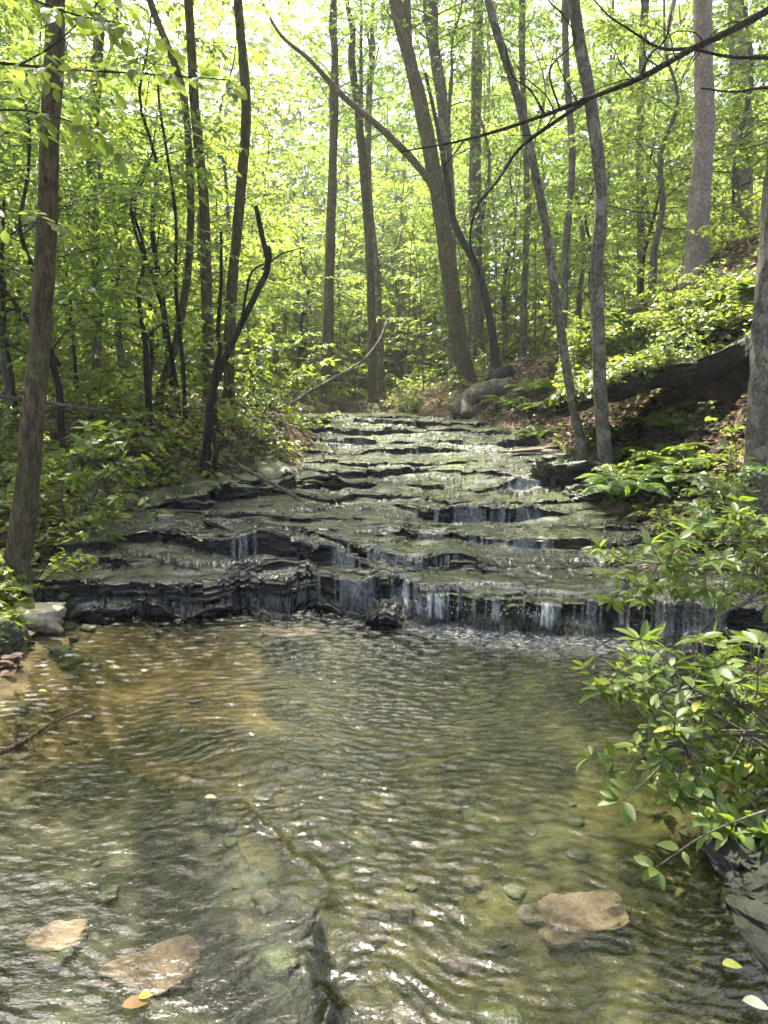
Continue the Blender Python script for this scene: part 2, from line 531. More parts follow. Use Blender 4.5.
def ground_z(x, y):
    x, y = np.broadcast_arrays(np.asarray(x, float), np.asarray(y, float))
    wob = .16 * fbm(x * 1.1 + 3, y * 1.1, 21, 3)
    xl, xr = edges(y)
    tl, tr = xl - x + wob, x - xr + wob
    t = np.maximum(tl, tr)
    yf = np.interp(x, [-3, -1.5, .2, 1.2, 2.8], [5.9, 5.8, 5.7, 5.1, 4.9])
    up = sm(-.9, .7, y - yf)
    zc = Pz(y) * up
    # inside the channel
    pool = -.42 + .09 * fbm(x * 1.3, y * 1.3, 33, 4) + .33 * slab_mask(x, y) + .2 * np.exp(-((x + 1.5) / .85) ** 2 - ((y - 4.45) / 1.0) ** 2) + .30 * sm(-1.55, -2.2, x) * sm(3.6, 4.4, y)
    pool = pool + .22 * sm(1.0, 1.5, x) * sm(3.0, 2.2, y)
    pool = pool + .30 * sm(.75, .2, yf - y)
    pool = np.minimum(pool, -.07 + .10 * sm(-2.0, -2.5, x) + .02 * fbm(x * 3, y * 3, 37, 3))
    chan = pool * (1 - up) + (Pz(y) - .42) * up
    # left bank
    lh = np.interp(y, [0, 4, 5.5, 7, 9, 12, 20, 40], [.5, .35, .25, .35, .45, .55, .35, .3])
    left = zc + lh * sm(0, .9, tl) + .055 * np.clip(tl, 0, 14) + np.interp(y, [0, 6, 10, 16, 24], [.0, .1, .28, .25, .1]) * sm(.5, 4, tl)
    # right bank and hill
    A = np.interp(y, [0, 3, 5, 6.5, 8, 10, 14, 17, 20, 26, 40], [.7, .7, .75, 1.1, 2.0, 2.35, 2.6, 1.7, .6, .4, .3])
    B = np.interp(y, [0, 5, 8, 14, 20, 30], [.05, .1, .2, .26, .26, .12])
    right = zc + .28 * sm(0, .7, tr) + A * sm(.5, 3.6, tr) + B * np.clip(tr - 1, 0, 16)
    hol = sm(2.75, 3.0, x) * sm(5.3, 5.1, x) * sm(8.6, 9.0, y) * sm(10.75, 10.6, y)
    right = right * (1 - hol) + np.minimum(right, 1.22 + .05 * (y - 9) + .05 * (x - 3)) * hol
    bank = np.where(tl > tr, left, right) + (.06 * fbm(x * .9, y * .9, 41, 4) + .03 * fbm(x * 4, y * 4, 44, 3)) * sm(0, .6, t)
    k = sm(-.25, .06, t)
    z = chan * (1 - k) + bank * k
    return np.where(y > 24, np.maximum(z, Pz(y) + .05), z)


def gz(x, y):
    return float(ground_z(np.array([x]), np.array([y]))[0])


def grid_faces(nr, nc):
    i = np.arange(nr - 1)[:, None] * nc
    j = np.arange(nc - 1)[None, :]
    return np.stack([i + j, i + j + 1, i + nc + j + 1, i + nc + j], -1).reshape(-1, 4)


# ground sheet
def warp(n, near, far, p=2.6):
    u = np.linspace(-1, 1, n)
    return near * u + (far - near) * np.sign(u) * np.abs(u) ** p


gx = warp(340, 7, 110, 4.0)
gy = np.concatenate([np.linspace(-60, -1, 30), np.linspace(-.9, 13, 300), 13 + 140 * np.linspace(0.003, 1, 140) ** 2.2])
GX, GY = np.meshgrid(gx, gy)
GZ = ground_z(GX, GY)
mb = MB()
mb.add(np.stack([GX, GY, GZ], -1).reshape(-1, 3), grid_faces(len(gy), len(gx)))
xl, xr = edges(GY)
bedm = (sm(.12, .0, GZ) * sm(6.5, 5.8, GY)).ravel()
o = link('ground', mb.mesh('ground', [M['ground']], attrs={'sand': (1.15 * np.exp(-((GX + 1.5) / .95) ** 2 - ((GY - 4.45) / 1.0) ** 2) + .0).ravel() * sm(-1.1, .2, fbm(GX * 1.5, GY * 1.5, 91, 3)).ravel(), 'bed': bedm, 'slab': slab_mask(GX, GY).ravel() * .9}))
tag(o, kind='structure')

# ledges: (photo polyline of the lip, height of the step, depth of the undercut)
LEDGES = [
    ([(60, 612), (130, 611), (180, 608), (240, 603), (300, 608), (384, 617), (470, 632), (700, 648)], .085, .05, (50, 420)),
    ([(60, 588), (150, 582), (225, 576), (300, 574), (384, 576), (430, 588), (466, 597), (501, 601), (566, 597), (606, 606), (640, 610), (740, 606)], .20, .09, (40, 800)),
    ([(60, 556), (120, 562), (200, 567), (300, 566), (420, 574), (640, 580)], .05, .03, (90, 300)),
    ([(40, 546), (95, 542), (120, 540), (170, 541), (222, 547), (300, 556), (400, 566), (466, 569), (600, 580)], .13, .08, (30, 470)),
    ([(40, 537), (200, 536), (256, 532), (321, 534), (351, 549), (401, 556), (466, 562), (640, 570)], .07, .05, (230, 480)),
    ([(40, 522), (250, 524), (381, 540), (456, 538), (551, 541), (660, 540)], .06, .04, (360, 680)),
    ([(60, 514), (250, 516), (380, 524), (480, 528), (560, 524), (700, 530)], .035, .03, (100, 700)),
    ([(100, 506), (185, 505), (256, 503), (311, 506), (411, 512), (426, 516), (496, 516), (525, 511), (640, 512)], .11, .07, (150, 560)),
    ([(150, 496), (260, 494), (326, 498), (420, 502), (520, 502), (620, 500)], .035, .03, (180, 640)),
    ([(200, 484), (326, 482), (356, 487), (436, 484), (481, 491), (523, 481), (600, 486)], .15, .07, (300, 620)),
    ([(250, 476), (340, 474), (400, 472), (476, 473), (541, 475), (620, 476)], .06, .05, (300, 600)),
    ([(270, 464), (330, 462), (400, 466), (470, 461), (560, 464)], .04, .03, (300, 600)),
    ([(270, 453), (356, 452), (421, 450), (496, 453), (560, 455)], .07, .05, (300, 560)),
    ([(280, 442), (316, 441), (391, 443), (441, 440), (476, 443), (546, 442), (580, 442)], .15, .10, (290, 570)),
    ([(285, 431), (330, 430), (381, 433), (440, 432), (520, 433)], .08, .06, (290, 540)),
    ([(290, 423), (356, 421), (421, 425), (480, 425)], .09, .07, (290, 480)),
    ([(290, 416.5), (376, 417.5), (450, 418)], .05, .05, (290, 470)),
]
NC = 760
S = (np.linspace(-60, 850, NC) - 384) / F
lips, dzs, unds = [], [], []
for i, (poly, dz, und, (x0, x1)) in enumerate(LEDGES):
    W = np.array([on_plane(px, py, Z0 if i > 1 else (.05 if i == 0 else .27), SL if i > 1 else 0, Y0) for px, py in poly])
    s = W[:, 0] / W[:, 1]
    y = np.interp(S, s, W[:, 1])
    xw = S * y
    y = y + .08 * fbm(xw * 2.1, 0 * xw + i * 3.3, 50 + i, 5, .6) * (1 + .06 * y) + .09 * np.round(2.2 * vnoise(xw * 3.6, 0 * xw + i, 70 + i)) / 2.2 * (1 + .05 * y)
    pxc = S * F + 384
    b1_, _g = cells(xw * 1.9, 0 * xw + 3.3 * i, 401)
    b2_, _g = cells(xw * 6.5, 0 * xw + 5.1 * i, 411)
    y = y + (.17 * (b1_ - .5) + .07 * (b2_ - .5)) * (.6 + .05 * y) * (1.7 if i < 2 else 1)
    fade = sm(x0 - 30, x0 + 25, pxc) * sm(x1 + 30, x1 - 25, pxc)
    hn = np.clip(.8 + .8 * vnoise(xw * 1.2, 0 * xw + 7 * i, 90 + i) + .4 * vnoise(xw * 4.5, 0 * xw, 91 + i), .0, 1.5)
    if i == 1:
        hn = np.clip(hn, .4, 1.0) * (1 - .25 * sm(340, 240, pxc))
    lips.append(y)
    dzs.append(dz * (1.25 if i > 1 else 1) * fade * hn)
    unds.append(und * fade * np.clip(.8 + .7 * vnoise(xw * 2.4, 0 * xw + i, 95 + i), .15, 1.5))
for i in range(1, len(lips)):
    lips[i] = np.maximum(lips[i], lips[i - 1] + .10 + .01 * i)
NLD = len(lips)

rows_y, rows_z, rows_kind = [], [], []


def relief(x, y):
    wx_ = x + .10 * fbm(x * 2, y * 2, 65, 3)
    wy_ = y + .08 * fbm(x * 2 + 5, y * 2, 66, 3)
    k = np.clip(y / 9, .7, 1.35) * (1 - .45 * sm(5.6, 8, y))
    v1, g1 = cells(wx_ * .85, wy_ * 1.9, 301)
    v2, g2 = cells(wx_ * 2.2 + .35 * wy_, wy_ * 4.6, 311)
    lay = np.round((.105 * (v1 - .5) + .045 * (v2 - .5) + .02 * fbm(x * 1.2, y * 1.6, 60, 3)) * k / .017) * .017
    return lay + .006 * fbm(x * 8, y * 8, 64, 3) - .014 * (g2 < .05) - .02 * (g1 < .035)


def tread(y0, z0, y1, z1, n, seed, last=False):
    for k in range(n):
        f = (k + (0 if True else 0)) / n
        y = y0 + (y1 - y0) * f
        x = S * y
        z = z0 + (z1 - z0) * f + (relief(x, y) if seed else 0)
        rows_y.append(y)
        rows_z.append(z)
        rows_kind.append(('t', seed))


zlo_all, zhi_all, rel_lo, rel_hi = [], [], [], []
for i in range(NLD):
    base = Pz(lips[i])
    if i == 0:
        lo = np.full(NC, -.12)
        hi = lo + .05 + 2.6 * dzs[0]
    elif i == 1:
        hi = np.full(NC, .27) + .02 * vnoise(S * 12, 0 * S, 4)
        lo = hi - dzs[1] - .0
        lo = np.clip(lo, -.02, .11)
    else:
        lo, hi = base - dzs[i] / 2, base + dzs[i] / 2
    zlo_all.append(lo)
    zhi_all.append(hi)
    rel_lo.append(relief(S * lips[i], lips[i] - .03) if i > 1 else 0 * lo)
    rel_hi.append(relief(S * lips[i], lips[i] + .03) * (1 if i else .8))
y_prev, z_prev = lips[0] - .12, np.full(NC, -.9)
for i in range(NLD):
    lo, hi, y = zlo_all[i], zhi_all[i], lips[i]
    u = unds[i]
    tread(y_prev, z_prev, y + u * .3, lo, 22 if i else 6, i)
    lo_r = lo + rel_lo[i]
    hi_r = np.maximum(hi + rel_hi[i], lo_r + .002)
    d = hi_r - lo_r
    ker = np.ones(31) / 31
    ys_ = np.convolve(np.pad(y, 15, mode='edge'), ker, mode='valid')
    ys_ = np.maximum(ys_, y - .06)
    xx = S * y
    act = np.clip(d / .05, 0, 1)
    NST = 5
    for k in range(NST):
        o1 = [.9, 1.0, .6, .8, .35][k]
        off = u * o1 + act * (.030 * np.round(2 * vnoise(xx * 4.5 + 31 * k, 0 * xx + i, 81)) / 2 + .014 * fbm(xx * 9, 0 * xx + 3 * k + i, 82, 3))
        if i == 1:
            off = off - .10 * sm(.3, .8, vnoise(xx * 1.5 + 7 * k, 0 * xx, 84)) * (1 - k / NST)
        for fz in (k / NST + .02, (k + 1) / NST * .93 - .015):
            rows_y.append(ys_ + off)
            rows_z.append(lo_r + d * fz)
            rows_kind.append(('f', i))
    for (dy, fz) in ((.02, .93), (0, .95), (.010, 1.0)):
        rows_y.append(y + dy)
        rows_z.append(lo_r + d * fz)
        rows_kind.append(('f', i))
    y_prev, z_prev = y + .02, hi
tread(y_prev, z_prev, y_prev * 0 + 25, Pz(25) - .3 + 0 * y_prev, 12, NLD)
RY, RZ = np.array(rows_y), np.array(rows_z)
RX = RY * S[None, :]
mb = MB()
mb.add(np.stack([RX, RY, RZ], -1).reshape(-1, 3), grid_faces(len(RY), NC))
alg = sm(-.6, .8, RX + .3 * fbm(RX, RY, 8, 3)) * .85 + .15 + .45 * sm(8, 12, RY)
alg = np.clip(alg, 0, 1)
o = link('stream_bed', mb.mesh('stream_bed', [M['bed']], smooth=False, attrs={'algae': alg.ravel()}))
tag(o, kind='structure')

# running water: a film on the treads and curtains at the lips
pxc = S * F + 384
FALL = {1: [(402, 475, 1.7), (492, 562, 1.7), (575, 640, .42), (310, 400, .3), (650, 740, .45)], 3: [(78, 112, 1.3), (225, 260, .6), (330, 420, .4)],
        4: [(330, 400, .5), (400, 470, .35)], 5: [(380, 560, .35)], 7: [(426, 545, .55), (250, 420, .3)], 9: [(495, 545, 1.4), (436, 480, .3), (300, 360, .3)],
        10: [(470, 545, .3)], 12: [(330, 500, .3)], 13: [(441, 500, 1.1), (316, 391, .25)], 14: [(290, 440, .2)], 15: [(350, 420, .25)]}
fy, fz_, ff, keep = [], [], [], []
y_prev, z_prev = None, None
for i in range(NLD):
    lo, hi, y = zlo_all[i], zhi_all[i], lips[i]
    flow = np.zeros(NC)
    for a, b, w in FALL.get(i, []):
        flow = np.maximum(flow, w * sm(a - 8, a + 8, pxc) * sm(b + 8, b - 8, pxc))
    strands = vnoise(pxc * .055, 0 * pxc + i, 140) * .8 + .6 * vnoise(pxc * .36, 0 * pxc + i, 141)
    flow = flow * np.clip(.5 + 1.7 * strands, 0, 1)
    zb = np.maximum(lo, 0.0) if i < 2 else lo
    zbr = zb + rel_lo[i]
    hi_r = np.maximum(hi + rel_hi[i], zbr + .002)
    d = hi_r - zbr
    if i == 1 or i >= 2:
        # landing apron
        if y_prev is not None:
            n = 22
            for k in range(n):
                f = k / n
                yy = y_prev + (y - .05 - y_prev) * f
                x = S * yy
                zt = z_prev + (zb - z_prev) * f + .6 * relief(x, yy)
                fy.append(yy)
                fz_.append(zt + .011 + .006 * fbm(x * 9, yy * 9, 62, 3))
                near = sm(.75, 1, f) * flow * .6 + .30 * sm(.45, .0, f) * 0
                rip = sm(.35, .9, fbm(x * 3.1, yy * 5, 63, 3)) * .25
                ff.append(np.clip(near + rip, 0, 1))
                keep.append(np.ones(NC, bool))
        drop = np.clip(d, 0, .4)
        for k, f in enumerate((0, .3, .6, .85, 1.0)):
            yy = y - (.05 - .045 * f ** 1.6) * np.clip(drop / .1, .15, 1)
            fy.append(yy)
            fz_.append(zbr + d * f + .012)
            ff.append(flow * (1.05 - .45 * f) if k else flow * .9)
            keep.append(flow > .22 if k < 5 else np.ones(NC, bool))
    y_prev, z_prev = y + .03, hi
    fy.append(y + .03)
    fz_.append(hi_r + .012)
    ff.append(flow * .3)
    keep.append(np.ones(NC, bool))
FYY, FZZ, FFF, KP = np.array(fy), np.array(fz_), np.array(ff), np.array(keep)
FXX = FYY * S[None, :]
Q = grid_faces(len(FYY), NC)
kq = KP.ravel()
Q = Q[kq[Q[:, 0]] & kq[Q[:, 1]] | ~(kq[Q[:, 0]] == kq[Q[:, 2]]) & kq[Q[:, 0]]]
xl, xr = edges(FYY)
inside = ((FXX > xl - .15) & (FXX < xr + .15)).ravel()
Q = Q[inside[Q].all(axis=1) & (FYY.ravel()[Q] > 4.2).all(axis=1)]
mb = MB()
mb.add(np.stack([FXX, FYY, FZZ], -1).reshape(-1, 3), Q)
# splashing drops under the stronger falls
dp, foam_extra = [], 0
for i, spans in FALL.items():
    for a_, b_, w_ in spans:
        if w_ < .9:
            continue
        nd = int((b_ - a_) * 2.2)
        pc = rng.uniform(a_, b_, nd)
        yy = np.interp(pc, pxc, lips[i]) - np.abs(rng.normal(0, .05, nd)) - .02
        zz = np.interp(pc, pxc, zlo_all[i] + rel_lo[i]).clip(0) + np.abs(rng.normal(0, .035, nd)) + .005
        dp.append(np.stack([(pc - 384) / F * yy, yy, zz], -1))
dp = np.concatenate(dp)
oct_ = np.array([[1, 0, 0], [-1, 0, 0], [0, 1, 0], [0, -1, 0], [0, 0, 1], [0, 0, -1]], float)
of = np.array([[0, 2, 4], [2, 1, 4], [1, 3, 4], [3, 0, 4], [2, 0, 5], [1, 2, 5], [3, 1, 5], [0, 3, 5]])
rad = rng.uniform(.0025, .007, len(dp))[:, None, None]
mb.add((dp[:, None, :] + rad * oct_[None]).reshape(-1, 3), (of[None] + (np.arange(len(dp)) * 6)[:, None, None]).reshape(-1, 3))
FFF = np.concatenate([FFF.ravel(), np.full(len(dp) * 6, 1.0)])
o = link('cascade_water', mb.mesh('cascade_water', [M['film']], attrs={'foam': FFF.ravel()}))
tag(o, kind='structure')

# pool water
ys = np.concatenate([np.linspace(-8, 1.2, 20), 1.25 * (6.3 / 1.25) ** np.linspace(0, 1, 780)])
ss = np.linspace(-1.25, 1.25, 860)
PY = ys[:, None] + 0 * ss[None, :]
PX = ss[None, :] * np.maximum(PY, 2.0)
wx = PX + .10 * fbm(PX * 1.5, PY * 1.5, 101, 3)
wy = PY + .12 * fbm(PX * 1.5 + 9, PY * 1.5, 102, 3)
h = 0
for lam, ang, a in ((.12, 82, .0010), (.075, 98, .0012), (.055, 76, .0010), (.042, 104, .0008), (.065, 58, .0007), (.085, 122, .0008)):
    k = 2 * math.pi / lam
    ph = k * (wx * math.cos(R(ang)) + wy * math.sin(R(ang)))
    env = .85 + .3 * fbm(PX * 1.2 + lam * 50, PY * 1.2, int(lam * 1000), 2)
    h = h + a * env * np.sin(ph + 2 * fbm(PX * 2, PY * 2, 7, 2))
h = h * (1.0 + .8 * sm(3.2, 4.8, PY)) + (.0018 + .002 * sm(3.8, 5, PY)) * fbm(PX * 11, PY * 17, 110, 3)
sl_ = slab_mask(PX, PY)
rough_zone = sm(3.4, 2.6, PY) * sm(.9, .1, PX)
h = h * (.74 + .26 * sm(2.2, 3.4, PY) + .2 * np.exp(-(PX / .7) ** 2)) * (1 - .3 * sl_) + rough_zone * .004 * fbm(PX * 5 + PY * 2, PY * 5, 111, 4)
# water sliding off the shelf edge: a standing ridge along it
edge = np.exp(-((sl_ - .5) / .3) ** 2) * sm(3.4, 2.7, PY) * sm(.95, 1.6, PY)
h = h + edge * (.012 + .02 * fbm(PX * 6, PY * 6, 112, 3)) + .010 * sl_ * sm(3.3, 2.5, PY)
h = h * sm(.8, 1.3, PY)
fall_foam = sm(.42, .02, np.abs(PY - np.interp(PX, [-3, -.2, .1, .6, 1.1, 1.7, 2.8], [5.6, 5.55, 5.4, 5.05, 4.9, 4.85, 4.8]))) * sm(-.1, .3, PX) * sm(2.2, 1.5, PX)
mb = MB()
mb.add(np.stack([PX, PY, h], -1).reshape(-1, 3), grid_faces(len(ys), len(ss)))
o = link('pool_water', mb.mesh('pool_water', [M['pool']], attrs={'foam': (fall_foam * .85).ravel()}))
tag(o, kind='structure')


# ------------------------------------------------------------------ foliage generators
def spray(mb, P, leaf, gap, twig, tpl, matl=1, twig_r=.003, up=.35, sizes=(.7, 1.2), start=.0, limb=True, bare=0):
    """a leafy shoot: alternating flat twigs with leaves along the path P"""
    P = np.asarray(P, float)
    seg = np.linalg.norm(np.diff(P, axis=0), axis=1)
    L = np.concatenate([[0], np.cumsum(seg)])
    n = max(3, int(L[-1] * (1 - start) / gap))
    s = np.linspace(L[-1] * start, L[-1], n)
    base = np.stack([np.interp(s, L, P[:, k]) for k in range(3)], -1)
    T = unit(np.gradient(base, axis=0))
    side = np.where(np.arange(n) % 2, 1, -1)
    az = np.arctan2(T[:, 1], T[:, 0]) + side * rng.uniform(.5, 1.1, n)
    el = np.arcsin(np.clip(T[:, 2], -1, 1)) * .4 + rng.normal(0, .22, n) - .05
    tw = np.stack([np.cos(az) * np.cos(el), np.sin(az) * np.cos(el), np.sin(el)], -1)
    tl = twig * rng.uniform(.5, 1.15, n) * (1.1 - .5 * (s / L[-1]))
    m = max(2, int(twig / (leaf * .55)))
    f = (np.arange(m) + .6) / m
    pos = base[:, None, :] + tw[:, None, :] * (tl[:, None] * f[None, :])[..., None]
    pos = pos - np.array([0, 0, .25]) * (tl[:, None] * f[None, :] ** 2)[..., None]
    sd = np.where(np.arange(m) % 2, 1, -1)[None, :] * rng.uniform(.3, 1.0, (n, m))
    sd[:, -1] *= .2
    la = az[:, None] + sd
    le = el[:, None] + rng.normal(-.25, .3, (n, m))
    d = np.stack([np.cos(la) * np.cos(le), np.sin(la) * np.cos(le), np.sin(le)], -1).reshape(-1, 3)
    nr = np.array([0, 0, 1.0]) + rng.normal(0, up, (n * m, 3))
    leaves(mb, tpl, pos.reshape(-1, 3), d, nr, leaf * rng.uniform(*sizes, n * m), matl)


def limb_path(p, az, el0, el1, length, n=7, wander=.18):
    P = [np.array(p, float)]
    for k in range(n - 1):
        f = k / (n - 2)
        e = el0 + (el1 - el0) * f + rng.normal(0, .08)
        az += rng.normal(0, wander)
        P.append(P[-1] + length / (n - 1) * np.array([math.cos(az) * math.cos(e), math.sin(az) * math.cos(e), math.sin(e)]))
    return np.array(P)


def gen_crown(h, n_br, L, leaf, gap, twig, prof, r0, tpl=LEAF_MID, sec_step=1, el=(.35, .85), up=.35, axis=True, sec_len=.5):
    mb = MB()
    if axis:
        ax = np.array([[rng.normal(0, .03) * h * f, rng.normal(0, .03) * h * f, h * f] for f in np.linspace(0, 1, 7)])
        tube(mb, catmull(ax, 14), np.linspace(r0, r0 * .15, 14), 6)
    for i in range(n_br):
        f = (i + rng.uniform(.2, .8)) / n_br
        z = h * f
        p = np.array([np.interp(f, np.linspace(0, 1, 7), ax[:, k]) for k in range(3)]) if axis else np.array([0, 0, z])
        ln = L * prof(f) * rng.uniform(.75, 1.15)
        az = i * 2.4 + rng.normal(0, .35)
        P = limb_path(p, az, rng.uniform(*el), rng.uniform(-.12, .2), ln)
        tube(mb, P, np.linspace(max(.006, r0 * .32 * (1 - .6 * f)), .004, len(P)), 4)
        spray(mb, P[3:], leaf, gap, twig, tpl, up=up)
        for k in range(1, len(P) - 1, sec_step):
            for sg in (-1, 1):
                if rng.random() < .15:
                    continue
                dv = P[k + 1] - P[k]
                a2 = math.atan2(dv[1], dv[0]) + sg * rng.uniform(.6, 1.1)
                l2 = ln * sec_len * (1.1 - .13 * k) * rng.uniform(.7, 1.1)
                P2 = limb_path(P[k], a2, rng.uniform(-.05, .3), rng.uniform(-.25, .1), l2, 5)
                tube(mb, P2, np.linspace(.007, .002, 5), 3)
                spray(mb, P2[1:], leaf, gap, twig, tpl, up=up)
    return mb


# canopy crown prototypes
canopy = []
for k in range(4):
    mbc = gen_crown(7.5 + k * .6, 20, 3.4, .115, .17, .38, lambda f: .55 + .55 * math.sin(math.pi * (f * .8 + .12)), .11, LEAF_MID)
    canopy.append(mbc.mesh('canopy_crown', [M['bark_grey'], M['leaf_canopy']]))
# understory tree prototypes (crown meshes begin 1.6 m up the stem)
under = []
for k in range(5):
    hh = [6.5, 5.2, 7.6, 4.2, 5.8][k]
    mbt = MB()
    tp = np.array([[rng.normal(0, .04) * z, rng.normal(0, .04) * z, z] for z in np.linspace(0, hh * .98, 8)])
    tp[0] = (0, 0, -.2)
    tube(mbt, catmull(tp, 20), np.linspace(.035 + .004 * hh, .006, 20), 7, rough=.12)
    mbc = MB()
    nb = int(15 + hh * 1.2)
    for i in range(nb):
        f = .2 + .78 * (i + rng.uniform(.2, .8)) / nb
        p = np.array([np.interp(f, np.linspace(0, 1, 8), tp[:, q]) for q in range(3)])
        ln = (1.9 + .1 * hh) * (1.15 - .75 * f) * rng.uniform(.7, 1.15)
        P = limb_path(p, i * 2.4 + rng.normal(0, .4), rng.uniform(.2, .6), rng.uniform(-.15, .1), ln)
        tube(mbc, P, np.linspace(.013 * (1.2 - f), .003, len(P)), 4)
        spray(mbc, P[2:], .095, .12, .32, LEAF_MID, up=.28)
        for q in range(1, len(P) - 1):
            for sg in (-1, 1):
                if rng.random() < .2:
                    continue
                dv = P[q + 1] - P[q]
                P2 = limb_path(P[q], math.atan2(dv[1], dv[0]) + sg * rng.uniform(.6, 1.1), rng.uniform(-.05, .2), rng.uniform(-.2, .05), ln * .5 * (1.1 - .13 * q) * rng.uniform(.7, 1.1), 5)
                tube(mbc, P2, np.linspace(.005, .002, 5), 3)
                spray(mbc, P2[1:], .095, .12, .3, LEAF_MID, up=.28)
    under.append((mbt.mesh('understory_trunk', [M['bark_dark'] if k % 2 else M['bark_grey']]), mbc.mesh('understory_crown', [M['bark_dark'], M['leaf_under']]), hh))


# ------------------------------------------------------------------ traced trees
def traced_tree(name, label, cat, px_path, d, w0, w1, bark, top=12.0, crown=0, crown_scale=1.0, flare=1.35, extra=None, group=None, dlean=0.0, sides=14, crown_z=None):
    pts = [at(px, py, d + dlean * k / max(1, len(px_path) - 1)) for k, (px, py) in enumerate(px_path)]
    b = pts[0].copy()
    g = gz(b[0], b[1])
    base = np.array([b[0], b[1], g])
    if b[2] > g + .1:
        pts = [base - (0, 0, .25)] + pts
    else:
        pts = [p for p in pts if p[2] > g + .05]
        pts = [np.array([b[0] - (pts[0][0] - b[0]) * .1, b[1], g - .25])] + pts
    last = unit(pts[-1] - pts[-2])
    if top and pts[-1][2] < base[2] + top:
        dirn = unit(last * .6 + np.array([0, 0, .6]))
        need = base[2] + top - pts[-1][2]
        for k in range(1, 4):
            pts.append(pts[-1] + dirn * need / 3 + np.array([rng.normal(0, .08), rng.normal(0, .08), 0]))
    pts = np.array(pts)
    n = max(48, len(pts) * 12)
    P = catmull(pts, n)
    hgt = P[:, 2] - base[2]
    hv = at(px_path[-1][0], px_path[-1][1], d)[2] - base[2]
    w = np.interp(hgt, [0, .25, max(hv, .6), max(top or 0, hv + .1)], [w0 * flare, w0, w1, w1 * .45 if top else w1 * .6])
    r = .86 * w / 2 / F * d
    root = empty(name, base)
    tag(root, label, cat, group)
    mbt = MB()
    tube(mbt, P - base, r, max(sides, 20), rough=.14, seed=len(name) + int(px_path[0][0]), root=.45 if crown is not None else .2)
    if extra:
        for (pp, ww, dd) in extra:
            mbe = MB()
            E = catmull(np.array([at(a_, b_, dd if np.isscalar(dd) else dd[q]) for q, (a_, b_) in enumerate(pp)]) - base, len(pp) * 6)
            tube(mbe, E, np.linspace(ww[0], ww[1], len(E)) / 2 / F * d, 7, rough=.15, seed=3)
            link('branch', mbe.mesh('branch', [M['bark_dark'] if d < 8 else bark]), root)  # near bough coloured dark to read as a backlit silhouette
    link('trunk', mbt.mesh('trunk', [bark]), root)
    if crown is not None and top:
        c = link('crown', canopy[crown % 4], root)
        tp = P[-1] - base
        cz = crown_z if crown_z is not None else .62
        j = int(np.argmin(np.abs(hgt - cz * top)))
        c.location = P[j] - base
        c.rotation_euler = (0, 0, rng.uniform(0, 6.28))
        c.scale = (crown_scale,) * 3
    return root


T = traced_tree
T('forest_tree', 'mossy brown trunk at the left water edge beside the pale stone', 'tree', [(14, 582), (22, 530), (35, 400), (46, 250), (50, 120), (55, 0)], 5.6, 26, 19, M['bark_brown'], 12, 0, .9, flare=2.1, crown_z=.5)
T('forest_tree', 'slim grey trunk standing straight behind the mossy left trunk', 'tree', [(97, 372), (96, 280), (92, 180), (96, 80), (100, 0)], 13, 12, 11, M['bark_grey'], 13, 1, .9)
T('forest_tree', 'thin trunk curving left at the top, left of the dark straight pair', 'tree', [(160, 392), (178, 335), (190, 240), (189, 150), (180, 80), (150, 0)], 11, 9, 7, M['bark_brown'], 9, 2, .85)
T('forest_tree', 'dark trunk left of the straight pair behind the dead sapling', 'tree', [(209, 385), (207, 300), (204, 200), (195, 110), (188, 0)], 12, 13, 9, M['bark_brown'], 11, 3, .95)
T('forest_tree', 'dark trunk right of the straight pair behind the dead sapling', 'tree', [(229, 388), (231, 300), (240, 200), (246, 110), (238, 0)], 12.4, 13, 9, M['bark_brown'], 11, 1, .95)
T('forest_tree', 'thick leaning trunk with a left branch above the cascade top', 'tree', [(470, 392), (458, 335), (448, 260), (438, 200), (422, 110), (402, 30), (392, -20)], 21, 20, 13, M['bark_brown'], 14, 0, 1.05,
  extra=[([(444, 215), (425, 175), (388, 135), (342, 95), (310, 60), (280, 34), (258, -6)], (8.5, 2), 21)])
T('forest_tree', 'dusky trunk rising just behind the thick leaning tree', 'tree', [(456, 385), (452, 300), (449, 200), (443, 110), (430, 20)], 23.5, 14, 12, M['bark_mott'], 15, 2, 1.0)
T('forest_tree', 'pale grey straight trunk right of the leaning pair', 'tree', [(478, 380), (477, 300), (475, 200), (476, 100), (478, 20)], 26, 15, 11, M['bark_mott'], 16, 3, 1.05)
T('forest_tree', 'short dark leaning trunk beside the root log', 'tree', [(497, 372), (490, 320), (478, 270), (455, 225)], 22, 10, 7, M['bark_dark'], 8, 1, .7)
T('forest_tree', 'slender left stem of the mossy right bank pair, leaning left', 'tree', [(582, 452), (572, 400), (556, 300), (541, 200), (518, 100), (488, 0)], 9.5, 11, 8, M['bark_mott'], 10, 1, .55)
T('forest_tree', 'stouter right stem of the mossy right bank pair', 'tree', [(606, 468), (600, 380), (597, 270), (601, 190), (590, 100), (574, 0)], 9.2, 16, 12, M['bark_mott'], 12, 0, .65)
T('forest_tree', 'pale pinkish beech trunk on top of the right hillside', 'tree', [(694, 292), (700, 200), (704, 120), (703, 0)], 14, 24, 18, M['bark_pale'], 13, 2, .8)
T('forest_tree', 'pale trunk behind the pinkish beech on the hill', 'tree', [(744, 262), (742, 180), (741, 100), (738, 0)], 20, 22, 19, M['bark_pale'], 14, 3, 1.2)
